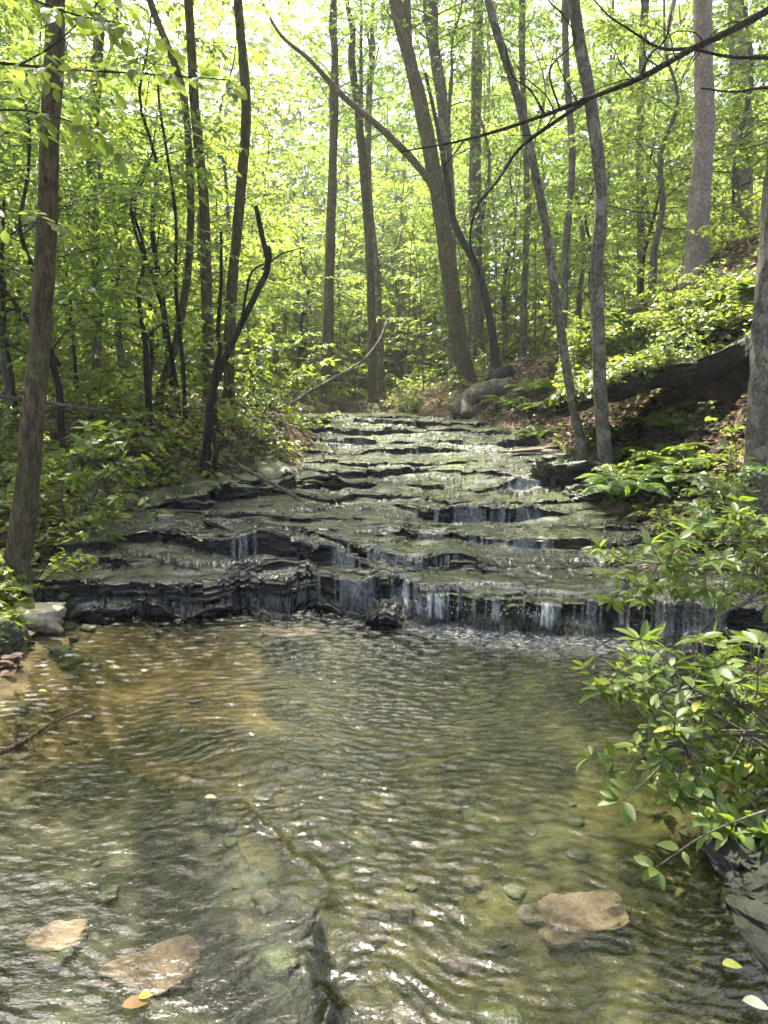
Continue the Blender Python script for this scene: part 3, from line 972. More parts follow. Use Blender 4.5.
T('forest_tree', 'mottled grey trunk cut by the right picture edge with bare overhanging branch', 'tree', [(762, 498), (766, 430), (773, 330), (781, 220), (790, 100), (795, 0)], 6.5, 46, 38, M['bark_mott'], 11, 1, 1.0,
  extra=[([(790, -8), (768, 10), (735, 28), (690, 50), (640, 78), (590, 98), (545, 115), (500, 130), (455, 142), (400, 152)], (7.5, 1.2), [6.5, 6.4, 6.3, 6.2, 6.1, 6., 5.9, 5.8, 5.7, 5.6]),
         ([(592, 97), (555, 122), (520, 148), (498, 180), (478, 205), (470, 240), (480, 275)], (3.6, 1.4), [6., 5.9, 5.8, 5.7, 5.6, 5.5, 5.5]),
         ([(800, 60), (768, 58), (730, 57), (694, 49)], (4, 2.5), [6.4, 6.3, 6.3, 6.2]),
         ([(694, 49), (660, 48), (630, 30), (608, 15), (590, -5)], (3, 1), [6.2, 6.2, 6.1, 6., 6.]),
         ([(640, 78), (650, 55), (665, 40), (672, 10)], (2.5, 1), [6.1, 6.1, 6.1, 6.]),
         ([(545, 115), (530, 90), (512, 75), (505, 45)], (2, .8), [5.9, 5.8, 5.8, 5.7]),
         ([(800, 95), (768, 88), (735, 92), (700, 88)], (3.5, 1.2), [6.3, 6.2, 6.2, 6.1]),
         ([(560, 110), (550, 70), (575, 40), (560, 10)], (1.8, .8), [5.9, 5.8, 5.8, 5.7])])
T('forest_tree', 'brown trunk standing behind the arching fallen pole', 'tree', [(326, 395), (328, 340), (330, 250), (333, 160), (335, 60)], 24, 13, 8, M['bark_brown'], 13, 0, .75)
T('forest_tree', 'left trunk of the close pair behind the cascade centre', 'tree', [(372, 398), (372, 330), (368, 230), (360, 130), (352, 60)], 25, 10, 8, M['bark_brown'], 13, 1, .75)
T('forest_tree', 'right trunk of the close pair behind the cascade centre', 'tree', [(382, 400), (380, 350), (376, 270), (368, 180), (370, 80)], 26.5, 9, 7, M['bark_mott'], 13, 2, .8)
T('forest_tree', 'slender pale trunk between the leaning tree and the mossy pair', 'tree', [(523, 372), (524, 300), (527, 200), (522, 60)], 24, 7, 6, M['bark_mott'], 13, 3, .75)
T('forest_tree', 'thin trunk just right of the slender left bank stem', 'tree', [(563, 330), (566, 250), (572, 160), (566, 60)], 18, 8, 7, M['bark_mott'], 12, 0, .9)
T('forest_tree', 'hazy grey trunk on the slope between bank pair and beech', 'tree', [(640, 330), (641, 240), (640, 130), (645, 0)], 22, 8, 8, M['bark_grey'], 14, 1, 1.1)
bt = [o for o in bpy.data.objects if o.get('label', '').startswith('mottled grey trunk cut')][0]
bp_ = [(768, 10), (735, 28), (690, 50), (640, 78), (590, 98), (545, 115), (500, 130), (455, 142)]
for q in range(15):
    f = rng.uniform(0, 6.9)
    i0 = int(f)
    px = bp_[i0][0] + (bp_[i0 + 1][0] - bp_[i0][0]) * (f - i0)
    py = bp_[i0][1] + (bp_[i0 + 1][1] - bp_[i0][1]) * (f - i0)
    p0 = at(px, py, 6.4 - .12 * f)
    sg = 1 if q % 2 else -1
    P = [p0]
    dv = np.array([-.5, rng.normal(0, .35), sg * rng.uniform(.3, .9)])
    for k in range(6):
        dv = unit(dv + rng.normal(0, .32, 3) + (-.12, 0, 0))
        P.append(P[-1] + dv * rng.uniform(.05, .12))
    mbt = MB()
    tube(mbt, catmull(np.array(P), 16) - np.array(bt.location), np.linspace(.0065, .0018, 16), 5, rough=.2)
    link('twig', mbt.mesh('twig', [M['bark_dark']]), bt)  # same silhouette darkness in the bark colour as the bough
# bare saplings
T('dead_sapling', 'bare black sapling leaning right with snapped top by the stream', 'sapling', [(206, 462), (213, 392), (236, 335), (258, 290), (268, 266), (262, 235), (256, 206)], 9.2, 9.5, 5, M['bark_dark'], None, None,
  extra=[([(266, 268), (270, 258), (269, 246)], (5, 3), 9.2), ([(240, 330), (246, 295), (252, 272), (268, 262)], (3, 1.5), 9.2), ([(262, 270), (280, 255), (305, 247)], (2, 1), 9.2), ([(210, 420), (216, 450), (214, 470)], (4, 6), 9.2)])
T('dead_sapling', 'upright bare dark stem close behind the leaning sapling', 'sapling', [(214, 382), (220, 350), (218, 330), (221, 280), (221, 232)], 10.5, 6, 3, M['bark_dark'], None, None)
T('dead_sapling', 'crooked bare dark stem bending left with a hooked top', 'sapling', [(176, 385), (160, 300), (138, 240), (131, 205), (140, 180), (152, 155)], 10.8, 5, 2.5, M['bark_dark'], None, None, extra=[([(131, 203), (120, 200), (108, 203)], (2, 1), 10.8)])
T('dead_sapling', 'wavy thin dark stem beside the curving left trunk', 'sapling', [(183, 370), (176, 290), (176, 220), (168, 160), (160, 110), (158, 85)], 10.4, 5, 2.5, M['bark_dark'], None, None)
T('dead_sapling', 'slanting dark stem between the grey and curving trunks', 'sapling', [(74, 350), (70, 300), (64, 250), (62, 205)], 11.5, 4, 2.5, M['bark_dark'], None, None)
T('dead_sapling', 'thin bare stem standing behind the left end of the bank', 'sapling', [(15, 400), (5, 330), (2, 270), (4, 200)], 9.5, 5, 3, M['bark_dark'], None, None)
T('dead_sapling', 'thin dark stem rising left of the crooked hooked stem', 'sapling', [(150, 390), (152, 350), (140, 320), (138, 290)], 10, 4, 2, M['bark_dark'], None, None)

# understory and background trees
proto_u = []
for k, (tm, cm, hh) in enumerate(under):
    r_ = empty('understory_tree', (0, 0, 0))
    link('trunk', tm, r_)
    link('crown', cm, r_)
    proto_u.append(r_)
used = [False] * 5
bg_spots = []


def place_under(k, x, y, sc, label, group):
    o = proto_u[k] if not used[k] else copy_tree(proto_u[k])
    used[k] = True
    o.location = (x, y, gz(x, y) - .05)
    o.rotation_euler = (rng.normal(0, .04), rng.normal(0, .04), rng.uniform(0, 6.28))
    o.scale = (sc, sc, sc * rng.uniform(.9, 1.15))
    tag(o, label, 'small tree', group)


def scatter(n, px_rng, d_rng, min_t, min_sep, pts):
    res, tries = [], 0
    while len(res) < n and tries < n * 80:
        tries += 1
        d = d_rng[0] + (d_rng[1] - d_rng[0]) * rng.random() ** .9
        px = rng.uniform(*px_rng)
        x = (px - 384) / F * d / CP
        xl, xr = edges(d)
        t = max(xl - x, x - xr)
        if t < min_t or any((x - a) ** 2 + (d - b) ** 2 < min_sep ** 2 for a, b in pts):
            continue
        pts.append((x, d))
        res.append((x, d))
    return res


pts = []
zones = [
    ('understory tree with fine layered leaves on the near left bank', 9, (-140, 200), (8.5, 13), 1.2, 1.5),
    ('leafy understory tree deep in the woods left of the cascade', 18, (-100, 290), (13.5, 24), 2.0, 1.8),
    ('leafy understory tree standing behind the cascade top', 26, (250, 580), (24, 39), 0.2, 1.7),
    ('leafy understory tree on the slope behind the pinkish beech', 17, (560, 860), (15, 28), 3.0, 2.0),
    ('slim leafy tree in the hazy far left woods', 16, (-60, 300), (25, 40), 2.0, 2.2),
    ('slim leafy tree in the bright far right woods', 15, (520, 840), (28, 42), 1.0, 2.2),
]
for (lab, n, pr, dr, mt, ms) in zones:
    for (x, y) in scatter(n, pr, dr, mt, ms, pts):
        k = int(rng.integers(0, 5))
        if dr[0] < 10:
            k = [3, 1, 4][int(rng.integers(0, 3))]
        place_under(k, x, y, rng.uniform(.85, 1.25) * (1 if dr[0] < 10 else 1.2 if dr[0] < 20 else 1.4), lab, lab.split(' with')[0] + ' group')

# tall background trees: straight trunks with high crowns
tall = []
for k in range(4):
    r_ = empty('forest_tree', (0, 0, 0))
    mbt = MB()
    hh = 15 + k
    tp = np.array([[rng.normal(0, .012) * z, rng.normal(0, .012) * z, z] for z in np.linspace(0, hh, 8)])
    tp[0] = (0, 0, -.3)
    rr = [.16, .11, .085, .2][k]
    tube(mbt, catmull(tp, 26), np.linspace(rr, rr * .4, 26) * (1 + .5 * np.exp(-np.linspace(0, 12, 26))), 9, rough=.12, seed=k)
    link('trunk', mbt.mesh('trunk', [[M['bark_mott'], M['bark_brown'], M['bark_grey'], M['bark_pale']][k]]), r_)
    c = link('crown', canopy[k], r_)
    c.location = tp[3] + (tp[4] - tp[3]) * (k % 2)
    c.scale = (.78, .78, .85)
    tall.append(r_)
tused = [False] * 4
tz = [
    ('tall straight forest trunk in the background left of the creek', 9, (-120, 290), (15, 40), 2.5, 2.2),
    ('tall thin trunk far behind the cascade top', 13, (285, 520), (27, 46), 0.1, 1.9),
    ('tall trunk up the slope at the far right', 8, (540, 880), (19, 42), 3.2, 2.4),
]
for (lab, n, pr, dr, mt, ms) in tz:
    for (x, y) in scatter(n, pr, dr, mt, ms, pts):
        k = int(rng.integers(0, 4)) if 'thin' not in lab else int(rng.integers(1, 3))
        o = tall[k] if not tused[k] else copy_tree(tall[k])
        tused[k] = True
        o.location = (x, y, gz(x, y))
        o.rotation_euler = (rng.normal(0, .03), rng.normal(0, .03), rng.uniform(0, 6.28))
        s = rng.uniform(.8, 1.15)
        o.scale = (s, s, s)
        tag(o, lab, 'tree', lab + 's')

# thin poles behind the cascade
mbp = MB()
tp = np.array([[rng.normal(0, .02) * z, rng.normal(0, .02) * z, z] for z in np.linspace(0, 9, 7)])
tp[0] = (0, 0, -.2)
tube(mbp, catmull(tp, 18), np.linspace(.04, .014, 18), 6, rough=.1)
pole_me = mbp.mesh('pole_trunk', [M['bark_mott']])
for (x, y) in scatter(46, (255, 540), (23, 40), 0.1, .55, []):
    r_ = link('sapling_stem', pole_me, None, (x, y, gz(x, y)))
    r_.rotation_euler = (rng.normal(0, .04), rng.normal(0, .04), rng.uniform(0, 6.28))
    s = rng.uniform(.6, 1.2)
    r_.scale = (s, s, rng.uniform(.6, 1.1))
    tag(r_, 'thin upright pole stem in the thicket behind the cascade', 'sapling', 'pole stems behind the cascade')

# the far wood that closes the view
mb = MB()
n = 130000
th = rng.uniform(-1.15, 1.15, n)
dd = rng.uniform(40, 60, n)
x, y = dd * np.sin(th), dd * np.cos(th)
z = rng.uniform(0, 1, n) * (2.5 + 1.55 * (dd - 40)) * rng.uniform(.8, 1.15, n)
den = fbm(th * 14, z * .22 + dd * .1, 201, 4) + .5 - .004 * z + .5 * sm(5, 0, z)
ok = den > rng.uniform(-.6, .3, n)
x, y, z = x[ok], y[ok], z[ok]
z = z + ground_z(x, y)
k = len(x)
d = rng.normal(0, 1, (k, 3)) * (1, 1, .4)
leaves(mb, LEAF_MID, np.stack([x, y, z], -1), d, rng.normal(0, .6, (k, 3)) + (0, -.2, 1), rng.uniform(.45, .9, k), 0)
o = link('distant_forest', mb.mesh('distant_forest', [M['leaf_canopy']]))
tag(o, 'pale green far wood closing the view behind all trunks', 'forest', kind='stuff')

# unseen trees added behind, beside and left of the camera to shade the creek
for i, (x, y, k, s) in enumerate([(-8, 2, 0, 1.1), (-7.5, 6.5, 3, 1.1), (-11, 9, 2, 1.2), (7, 1.5, 1, 1.1), (-5, -5, 2, 1.1), (4.5, -5.5, 0, 1.1), (8.5, 6, 3, 1.), (0, -9, 1, 1.2)]):
    o = copy_tree(tall[k])
    o.location = (x, y, gz(x, y))
    o.rotation_euler = (0, 0, i)
    o.scale = (s, s, s)
    tag(o, 'unseen tall tree added beside the pool to shade the water', 'tree', 'unseen shading trees around the pool')

# ------------------------------------------------------------------ near leafy branches at the upper left
mbb = MB()
for (pp, dd, w) in [([(-40, 58), (20, 65), (80, 70), (150, 74), (230, 80)], (5.4, 5.0), 3.5), ([(20, 65), (60, 40), (110, -10)], (5.2, 5.0), 2.2),
                    ([(-60, 130), (0, 110), (60, 118), (110, 140)], (5., 4.8), 2.5), ([(-30, -30), (60, 10), (130, 25)], (5., 4.6), 2.5), ([(-40, 200), (10, 210), (60, 225)], (5.2, 5.0), 2.)]:
    E = np.array([at(a, b, dd[0] + (dd[1] - dd[0]) * q / (len(pp) - 1)) for q, (a, b) in enumerate(pp)])
    E = catmull(E, 18)
    tube(mbb, E, np.linspace(w, 1, 18) / 2 / F * 5, 5)
    spray(mbb, E, .10, .10, .34, LEAF_BROAD, up=.3)
o_ = [o for o in bpy.data.objects if o.get('label', '').startswith('mossy brown trunk')][0]
bo = link('leafy_branch', mbb.mesh('leafy_branch', [M['bark_dark'], M['leaf_under']]), o_)
bo.location = -np.array(o_.location)

# ------------------------------------------------------------------ low shrubs on the banks
shrubs = []
for k in range(5):
    mbs = MB()
    nst = [9, 7, 11, 8, 6][k]
    hs = [.55, .8, .4, .65, 1.1][k]
    for i in range(nst):
        P = limb_path((rng.normal(0, .05), rng.normal(0, .05), -.05), i * 2.4, rng.uniform(.7, 1.35), rng.uniform(-.2, .5), hs * rng.uniform(.8, 1.4), 7, .25)
        tube(mbs, P, np.linspace(.006, .002, 7), 4)
        spray(mbs, P[1:], [.07, .085, .06, .08, .09][k], .06, .16, LEAF_BROAD if k != 2 else LEAF_MID, up=.4)
    shrubs.append(mbs.mesh('bank_shrub', [M['bark_dark'], M['leaf_bank'] if k != 3 else M['leaf_under']]))


def put_shrub(k, x, y, s, label, group, dz=0.0, name='bank_shrub', me=None):
    o = link(name, me or shrubs[k], None, (x, y, gz(x, y) + dz))
    o.rotation_euler = (rng.normal(0, .12), rng.normal(0, .12), rng.uniform(0, 6.28))
    o.scale = (s, s, s * rng.uniform(.8, 1.2))
    tag(o, label, 'shrub', group)
    return o


sp = []
for (lab, n, pr, dr, mt, ms, sc) in [
    ('low leafy shrub on the left bank above the lower ledges', 20, (-60, 250), (6.6, 9.4), .15, .45, (.5, .95)),
    ('low green shrub on the left bank between trunks', 28, (-40, 310), (9.4, 15), .35, .65, (.8, 1.35)),
    ('small leafy shrub beside the mossy left trunk', 7, (-40, 70), (5.4, 6.6), .0, .35, (.6, .9)),
    ('green shrub on the right bank around the mossy pair', 15, (540, 720), (7.4, 12), .15, .5, (.45, .9)),
    ('low shrub on the hillside above the dark overhang', 14, (600, 830), (10.5, 16), 1.6, .7, (.8, 1.2)),
    ('low shrub along the rim of the cascade top', 16, (260, 480), (20.5, 26), .0, .8, (1.0, 1.7)),
    ('small shrub at the foot of the mottled right trunk', 10, (640, 800), (5.4, 7.4), .2, .4, (.6, 1.0)),
    ('head high leafy bush in the thicket behind the cascade top', 44, (240, 560), (24, 40), .2, 1.0, (2.0, 4.2)),
    ('head high leafy bush in the far right woods', 22, (560, 840), (17, 36), 3.0, 1.2, (1.8, 3.6)),
    ('head high leafy bush in the far left woods', 30, (-60, 280), (24, 40), 2.0, 1.2, (2.2, 4.2)),
    ('bushy shrub in the shaded left woods', 24, (-40, 300), (15, 24), 1.0, 1.0, (1.6, 2.6)),
]:
    for (x, y) in scatter(n, pr, dr, mt, ms, sp):
        put_shrub(int(rng.integers(0, 5)), x, y, rng.uniform(*sc), lab, lab + 's')

# ferns on the right bank
mbf = MB()
for i in range(9):
    P = limb_path((0, 0, 0), i * .7 + rng.normal(0, .15), rng.uniform(.8, 1.2), rng.uniform(-.7, -.2), rng.uniform(.5, .75), 12, .06)
    tube(mbf, P, np.linspace(.004, .001, 12), 4)
    Q_ = catmull(P, 34)[5:]
    Tn = unit(np.gradient(Q_, axis=0))
    sd = unit(np.cross(Tn, (0, 0, 1)))
    f = np.linspace(0, 1, len(Q_))
    wl = .13 * np.sin(np.pi * np.clip(f * .85 + .15, 0, 1)) + .01
    for sg in (-1, 1):
        leaves(mbf, LEAF_MID, Q_, sd * sg + Tn * .45 - np.array([0, 0, .12]), np.cross(sd, Tn) + rng.normal(0, .12, Q_.shape), wl, 1)
fern_me = mbf.mesh('fern', [M['bark_dark'], M['leaf_fern']])
fsp = []
for (x, y) in scatter(20, (545, 690), (7.6, 11), .1, .5, fsp) + scatter(7, (470, 560), (13, 18), .1, .6, fsp):
    lab = 'pale green fern below the mossy pair on the right bank' if y < 12 else 'small fern on the leaf strewn slope by the root log'
    o = put_shrub(0, x, y, rng.uniform(.8, 1.25), lab, lab + 's', name='fern', me=fern_me)
    o['category'] = 'fern'

# ground cover and litter
mb = MB()
n = 52000
px = rng.uniform(-80, 850, n)
dd = 4.6 + 26 * rng.random(n) ** 1.7
x, y = (px - 384) / F * dd, dd
xl, xr = edges(y)
t = np.maximum(xl - x, x - xr)
den = fbm(x * .8, y * .8, 77, 4)
ok = (t > .12) & (den + .15 > rng.uniform(-.5, .7, n)) & ~((y > 8.3) & (y < 10.6) & (x > 2.8) & (x < 5))
litz = ((x > xr) & (y > 12) & (y < 19) & (x - xr < 2.2))
ok &= ~(litz & (rng.random(n) < .75)) & ~((x > xr + .5) & (y > 5) & (y < 10) & (rng.random(n) < .6))
x, y = x[ok], y[ok]
z = ground_z(x, y) + rng.uniform(.02, .26, len(x)) * (.4 + .6 * sm(-.2, .6, den[ok]))
k = len(x)
a = rng.uniform(0, 6.28, k)
leaves(mb, LEAF_BROAD, np.stack([x, y, z], -1), np.stack([np.cos(a), np.sin(a), rng.normal(-.15, .25, k)], -1), rng.normal(0, .32, (k, 3)) + (0, 0, 1), rng.uniform(.05, .11, k) * (1 + .02 * y), 0)
o = link('ground_cover', mb.mesh('ground_cover', [M['leaf_bank']]))
tag(o, 'small green leaves carpeting both banks', 'ground cover', kind='stuff')

mb = MB()
n = 50000
px = np.concatenate([rng.uniform(-60, 830, n // 2), rng.uniform(450, 768, n // 2)])
dd = np.concatenate([4.2 + 20 * rng.random(n // 2) ** 1.4, rng.uniform(5.5, 25, n // 2)])
x, y = (px - 384) / F * dd, dd
xl, xr = edges(y)
t = np.maximum(xl - x, x - xr)
ok = t > .1
x, y = x[ok], y[ok]
k = len(x)
a = rng.uniform(0, 6.28, k)
leaves(mb, LEAF_BROAD, np.stack([x, y, ground_z(x, y) + rng.uniform(.008, .035, k)], -1), np.stack([np.cos(a), np.sin(a), rng.normal(.1, .25, k)], -1), rng.normal(0, .3, (k, 3)) + (0, 0, 1), rng.uniform(.06, .12, k), 0)
o = link('leaf_litter', mb.mesh('leaf_litter', [M['litter']]))
tag(o, 'dry brown fallen leaves strewn over the banks', 'leaf litter', kind='stuff')


# ------------------------------------------------------------------ rocks
def rock(name, loc, size, seed, material, label, cat='rock', flat=0.0, rot=0.0, group=None, blocky=.35, res=28, angular=0.0):
    u = np.linspace(0, 2 * np.pi, res * 2, endpoint=False)
    v = np.linspace(-np.pi / 2, np.pi / 2, res)
    U, Vv = np.meshgrid(u, v)
    X, Y, Z = np.cos(Vv) * np.cos(U), np.cos(Vv) * np.sin(U), np.sin(Vv)
    # superellipsoid for a blocky body
    e = 1 - blocky
    X, Y, Z = [np.sign(q) * np.abs(q) ** e for q in (X, Y, Z)]
    nz = .22 * fbm(X * 1.1 + seed, Y * 1.1 + Z * 1.7, seed, 4) + .06 * fbm(X * 5 + seed, Y * 5 + Z * 4, seed + 5, 3)
    k = 1 + nz
    if angular:
        c_, g_ = cells(X * 2.2 + seed, Y * 2.2 + 2.6 * Z, seed)
        k = k + angular * (c_ - .5) + .05 * np.round(3 * Z + c_)
    Vt = np.stack([X * k * size[0], Y * k * size[1], (Z * k) * size[2]], -1)
    if flat:
        Vt[..., 2] = np.where(Vt[..., 2] > size[2] * flat, size[2] * flat + (Vt[..., 2] - size[2] * flat) * .2, Vt[..., 2])
    i = np.arange(res - 1)[:, None] * (res * 2)
    j = np.arange(res * 2)[None, :]
    k2 = (j + 1) % (res * 2)
    Q = np.stack([i + j, i + k2, i + res * 2 + k2, i + res * 2 + j], -1).reshape(-1, 4)
    mb = MB()
    mb.add(Vt.reshape(-1, 3), Q)
    o = link(name, mb.mesh(name, [material], smooth=not angular), None, loc)
    o.rotation_euler = (rng.normal(0, .05), rng.normal(0, .05), rot)
    tag(o, label, cat, group)
    return o


def water_at(px, py, z=0.0):
    return on_plane(px, py, z, 0, 0)


p = water_at(38, 622, .05)
rock('boulder', (p[0], p[1], .10), (.19, .15, .12), 3, M['rock_pale'], 'pale flat topped stone at the foot of the mossy left trunk', 'stone', flat=.45, rot=.3)
p = water_at(0, 650, .05)
rock('boulder', (p[0] - .08, p[1], .06), (.17, .2, .18), 8, M['rock_mossy'], 'boulder covered in green moss at the left picture edge', 'boulder', angular=.22, res=40)
p = water_at(60, 652)
rock('stone', (p[0], p[1], .0), (.07, .05, .035), 12, M['rock_mossy'], 'small yellowish stone in the shallows left of the pool', 'stone')
p = water_at(28, 645)
rock('stone', (p[0], p[1], .0), (.035, .03, .03), 15, M['stone_wet'], 'tiny dark pebble just below the pale flat stone', 'stone')
p = water_at(74, 640)
rock('stone', (p[0], p[1], .0), (.03, .02, .02), 17, M['stone_wet'], 'dark pebble at the tip of the left shallows', 'stone')
p = water_at(286, 629, -.02)
rock('stone', (p[0], p[1], -.055), (.19, .12, .045), 21, M['stone_pink'], 'flat pinkish stone just under water below the lower ledge', 'stone', flat=.6)
def bed_at(px, py):
    z = -.1
    for _ in range(12):
        p = water_at(px, py, z)
        z = .5 * z + .5 * gz(p[0], p[1])
    return p


p = bed_at(582, 918)
rock('stone', (p[0], p[1], gz(p[0], p[1]) + .01), (.17, .12, .04), 24, M['stone_pink'], 'pinkish stone under the water near the right shore', 'stone', flat=.6, rot=.2)
p = bed_at(150, 972)
rock('stone', (p[0], p[1], gz(p[0], p[1]) - .005), (.15, .10, .03), 27, M['stone_pink'], 'larger reddish stone submerged in the near left shallows', 'stone', flat=.7, rot=.5)
p = bed_at(50, 938)
rock('stone', (p[0], p[1], gz(p[0], p[1]) - .005), (.11, .08, .03), 29, M['stone_pink'], 'smaller reddish stone submerged at the near left edge', 'stone', flat=.7)
p = water_at(745, 862, .05)
rock('boulder', (p[0] + .12, p[1] + .05, -.06), (.2, .22, .12), 31, M['shaded_shore_rock'], 'wet boulder coloured dark for shade on the right shore under the shrub', 'boulder', angular=.25, res=44)
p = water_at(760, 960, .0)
rock('boulder', (p[0] + .16, p[1], -.10), (.16, .26, .12), 35, M['shaded_shore_rock'], 'wet boulder coloured dark for shade at the near right picture corner', 'boulder', angular=.25, res=44)
for i in range(110):
    if i < 66:
        px, py = rng.uniform(20, 420), rng.uniform(640, 1010)
    else:
        px, py = rng.uniform(380, 690), rng.uniform(700, 1010)
    p = water_at(px, py, -.2)
    g = gz(p[0], p[1])
    if g > -.03:
        continue
    s_ = .012 + .05 * rng.random() ** 2
    rock('cobble', (p[0], p[1], min(g - s_ * .1, -.07 - s_ * .5)), (s_ * rng.uniform(1, 1.5), s_, s_ * rng.uniform(.4, .7)), 100 + i, [M['stone_wet'], M['stone_bed']][i % 2],
         'rounded cobble half buried on the pool bed under clear water', 'stone', group='cobbles on the pool bed', rot=i, res=10)
p = on_plane(524, 452, .80, 0, 0)
rock('rock_slab', at(526, 452, 12.6), (.5, .35, .10), 41, M['rock_slab'], 'brown flat slab lying on the right side of the cascade', 'rock', flat=.5)
rock('boulder', at(574, 480, 9.6), (.42, .4, .26), 43, M['stone_wet'], 'dark wet block beside the small fall at right', 'boulder', blocky=.5, angular=.3, res=40)
rock('boulder', at(612, 500, 8.8), (.5, .35, .2), 44, M['stone_wet'], 'dark ledge block below the mossy pair of trunks', 'boulder', blocky=.5, angular=.3, res=40)
rock('boulder', at(290, 488, 9.7), (.35, .3, .11), 46, M['stone_wet'], 'dark block where the fallen branch leaves the left bank', 'boulder', blocky=.5, angular=.3, res=40)
rock('boulder', at(76, 548, 6.5), (.28, .22, .12), 48, M['stone_wet'], 'dark rock left of the tiny left waterfall', 'boulder', blocky=.4)
for i in range(26):
    px, py = rng.uniform(0, 110), rng.uniform(620, 740)
    p = water_at(px, py)
    s = rng.uniform(.015, .045)
    rock('pebble', (p[0], p[1], -.03), (s * 1.4, s, s * .6), 50 + i, M['stone_wet'] if i % 3 else M['rock'], 'small wet pebble in the left shallows', 'pebble', group='pebbles in the left shallows', rot=i, res=8)


# the outcrop: tilted layers over a dark hollow
def slab_layer(mb, p0, p1, depth, thick, seed, rise, tops):
    p0, p1 = np.array(p0, float), np.array(p1, float)
    nu, nv = 150, 46
    u, v = np.linspace(0, 1, nu), np.linspace(0, 1, nv)
    U, Vv = np.meshgrid(u, v)
    along = p1 - p0
    ln = np.linalg.norm(along)
    back = unit(np.array([-along[1], along[0], 0]))
    base = p0 + U[..., None] * along
    c1, g1 = cells(U * ln * 1.6 + seed, 0 * U + seed * 1.7, seed)
    c2, g2 = cells(U * ln * 4.5 + seed, Vv * 9, seed + 4)
    strat = np.round(2 * vnoise(U * ln * 2, np.floor(Vv * 22) * 3.1, seed + 5)) / 2
    lip = .30 * (c1 - .5) + .05 * (c2 - .5) + .07 * strat + .16 * fbm(U * 6 + seed, U * 0, seed, 3)
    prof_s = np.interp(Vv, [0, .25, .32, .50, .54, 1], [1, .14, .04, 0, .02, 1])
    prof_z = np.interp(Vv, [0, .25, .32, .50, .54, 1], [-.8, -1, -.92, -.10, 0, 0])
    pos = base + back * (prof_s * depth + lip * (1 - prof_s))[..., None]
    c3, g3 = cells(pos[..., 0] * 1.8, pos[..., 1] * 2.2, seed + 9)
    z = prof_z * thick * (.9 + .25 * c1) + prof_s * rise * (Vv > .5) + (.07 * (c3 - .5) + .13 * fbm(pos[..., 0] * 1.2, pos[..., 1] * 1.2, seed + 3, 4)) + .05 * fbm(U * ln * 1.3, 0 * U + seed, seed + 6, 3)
    pos = pos + np.stack([0 * z, 0 * z, z], -1)
    mb.add(pos.reshape(-1, 3), grid_faces(nv, nu))
    tops.append(pos[Vv > .46].reshape(-1, 3))


bl = MB()
slab_layer(bl, at(100, 514, 7.5), at(330, 474, 9.6), 1.0, .16, 23, .1, [])
slab_layer(bl, at(90, 508, 7.7), at(300, 470, 10.0), 1.0, .12, 27, .1, [])
o = link('rock_ledge', bl.mesh('rock_ledge', [M['stone_wet']], smooth=False))
tag(o, 'long layered black ledge under the shrubs of the left bank', 'rock ledge')
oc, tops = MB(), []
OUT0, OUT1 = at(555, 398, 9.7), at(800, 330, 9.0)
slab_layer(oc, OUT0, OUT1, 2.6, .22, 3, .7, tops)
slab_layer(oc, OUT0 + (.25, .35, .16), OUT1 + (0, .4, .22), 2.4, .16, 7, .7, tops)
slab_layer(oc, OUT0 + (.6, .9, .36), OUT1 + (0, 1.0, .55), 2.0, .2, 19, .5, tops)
tp_ = np.concatenate(tops)
tp_ = tp_[rng.integers(0, len(tp_), 15000)]
tp_ = tp_[fbm(tp_[:, 0] * 1.3, tp_[:, 1] * 1.3, 55, 3) > rng.uniform(-.7, .25, len(tp_))]
k = len(tp_)
a = rng.uniform(0, 6.28, k)
mb = MB()
leaves(mb, LEAF_BROAD, tp_ + rng.normal(0, .02, (k, 3)) + np.stack([0 * a, 0 * a, rng.uniform(.01, .16, k)], -1), np.stack([np.cos(a), np.sin(a), rng.normal(-.2, .3, k)], -1), rng.normal(0, .35, (k, 3)) + (0, -.2, 1), rng.uniform(.05, .11, k), 0)
o = link('outcrop_foliage', mb.mesh('outcrop_foliage', [M['leaf_bank']]))
tag(o, 'small green leaves creeping over the top of the rock outcrop', 'ground cover', kind='stuff')
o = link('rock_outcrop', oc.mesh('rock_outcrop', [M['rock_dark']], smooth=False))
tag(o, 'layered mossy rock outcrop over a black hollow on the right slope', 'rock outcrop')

for i in range(20):
    u, v = rng.uniform(.02, 1), rng.uniform(.02, .8)
    q = OUT0 + u * (OUT1 - OUT0) + np.array([.15, 2.3 * v, .10 + .65 * v + .22 * (v > .25)])
    lab = 'small plant growing on top of the dark rock outcrop'
    o = put_shrub(0 if i % 3 else 2, q[0], q[1], rng.uniform(.5, .95), lab, lab + 's', me=fern_me if i % 4 == 0 else None)
    o.location.z = max(o.location.z, q[2] - .05)

# ------------------------------------------------------------------ logs and sticks
def stick(name, pts_, r, material, label, cat, sides=8, extra=None):
    P = catmull(np.array(pts_), max(12, len(pts_) * 6))
    mb = MB()
    b = P[0].copy()
    tube(mb, P - b, np.linspace(r[0], r[1], len(P)), sides, rough=.18, seed=5)
    for (pp, rr) in extra or []:
        E = catmull(np.array(pp), 10) - b
        tube(mb, E, np.linspace(rr[0], rr[1], 10), 5)
    o = link(name, mb.mesh(name, [material]), None, b)
    tag(o, label, cat)
    return o


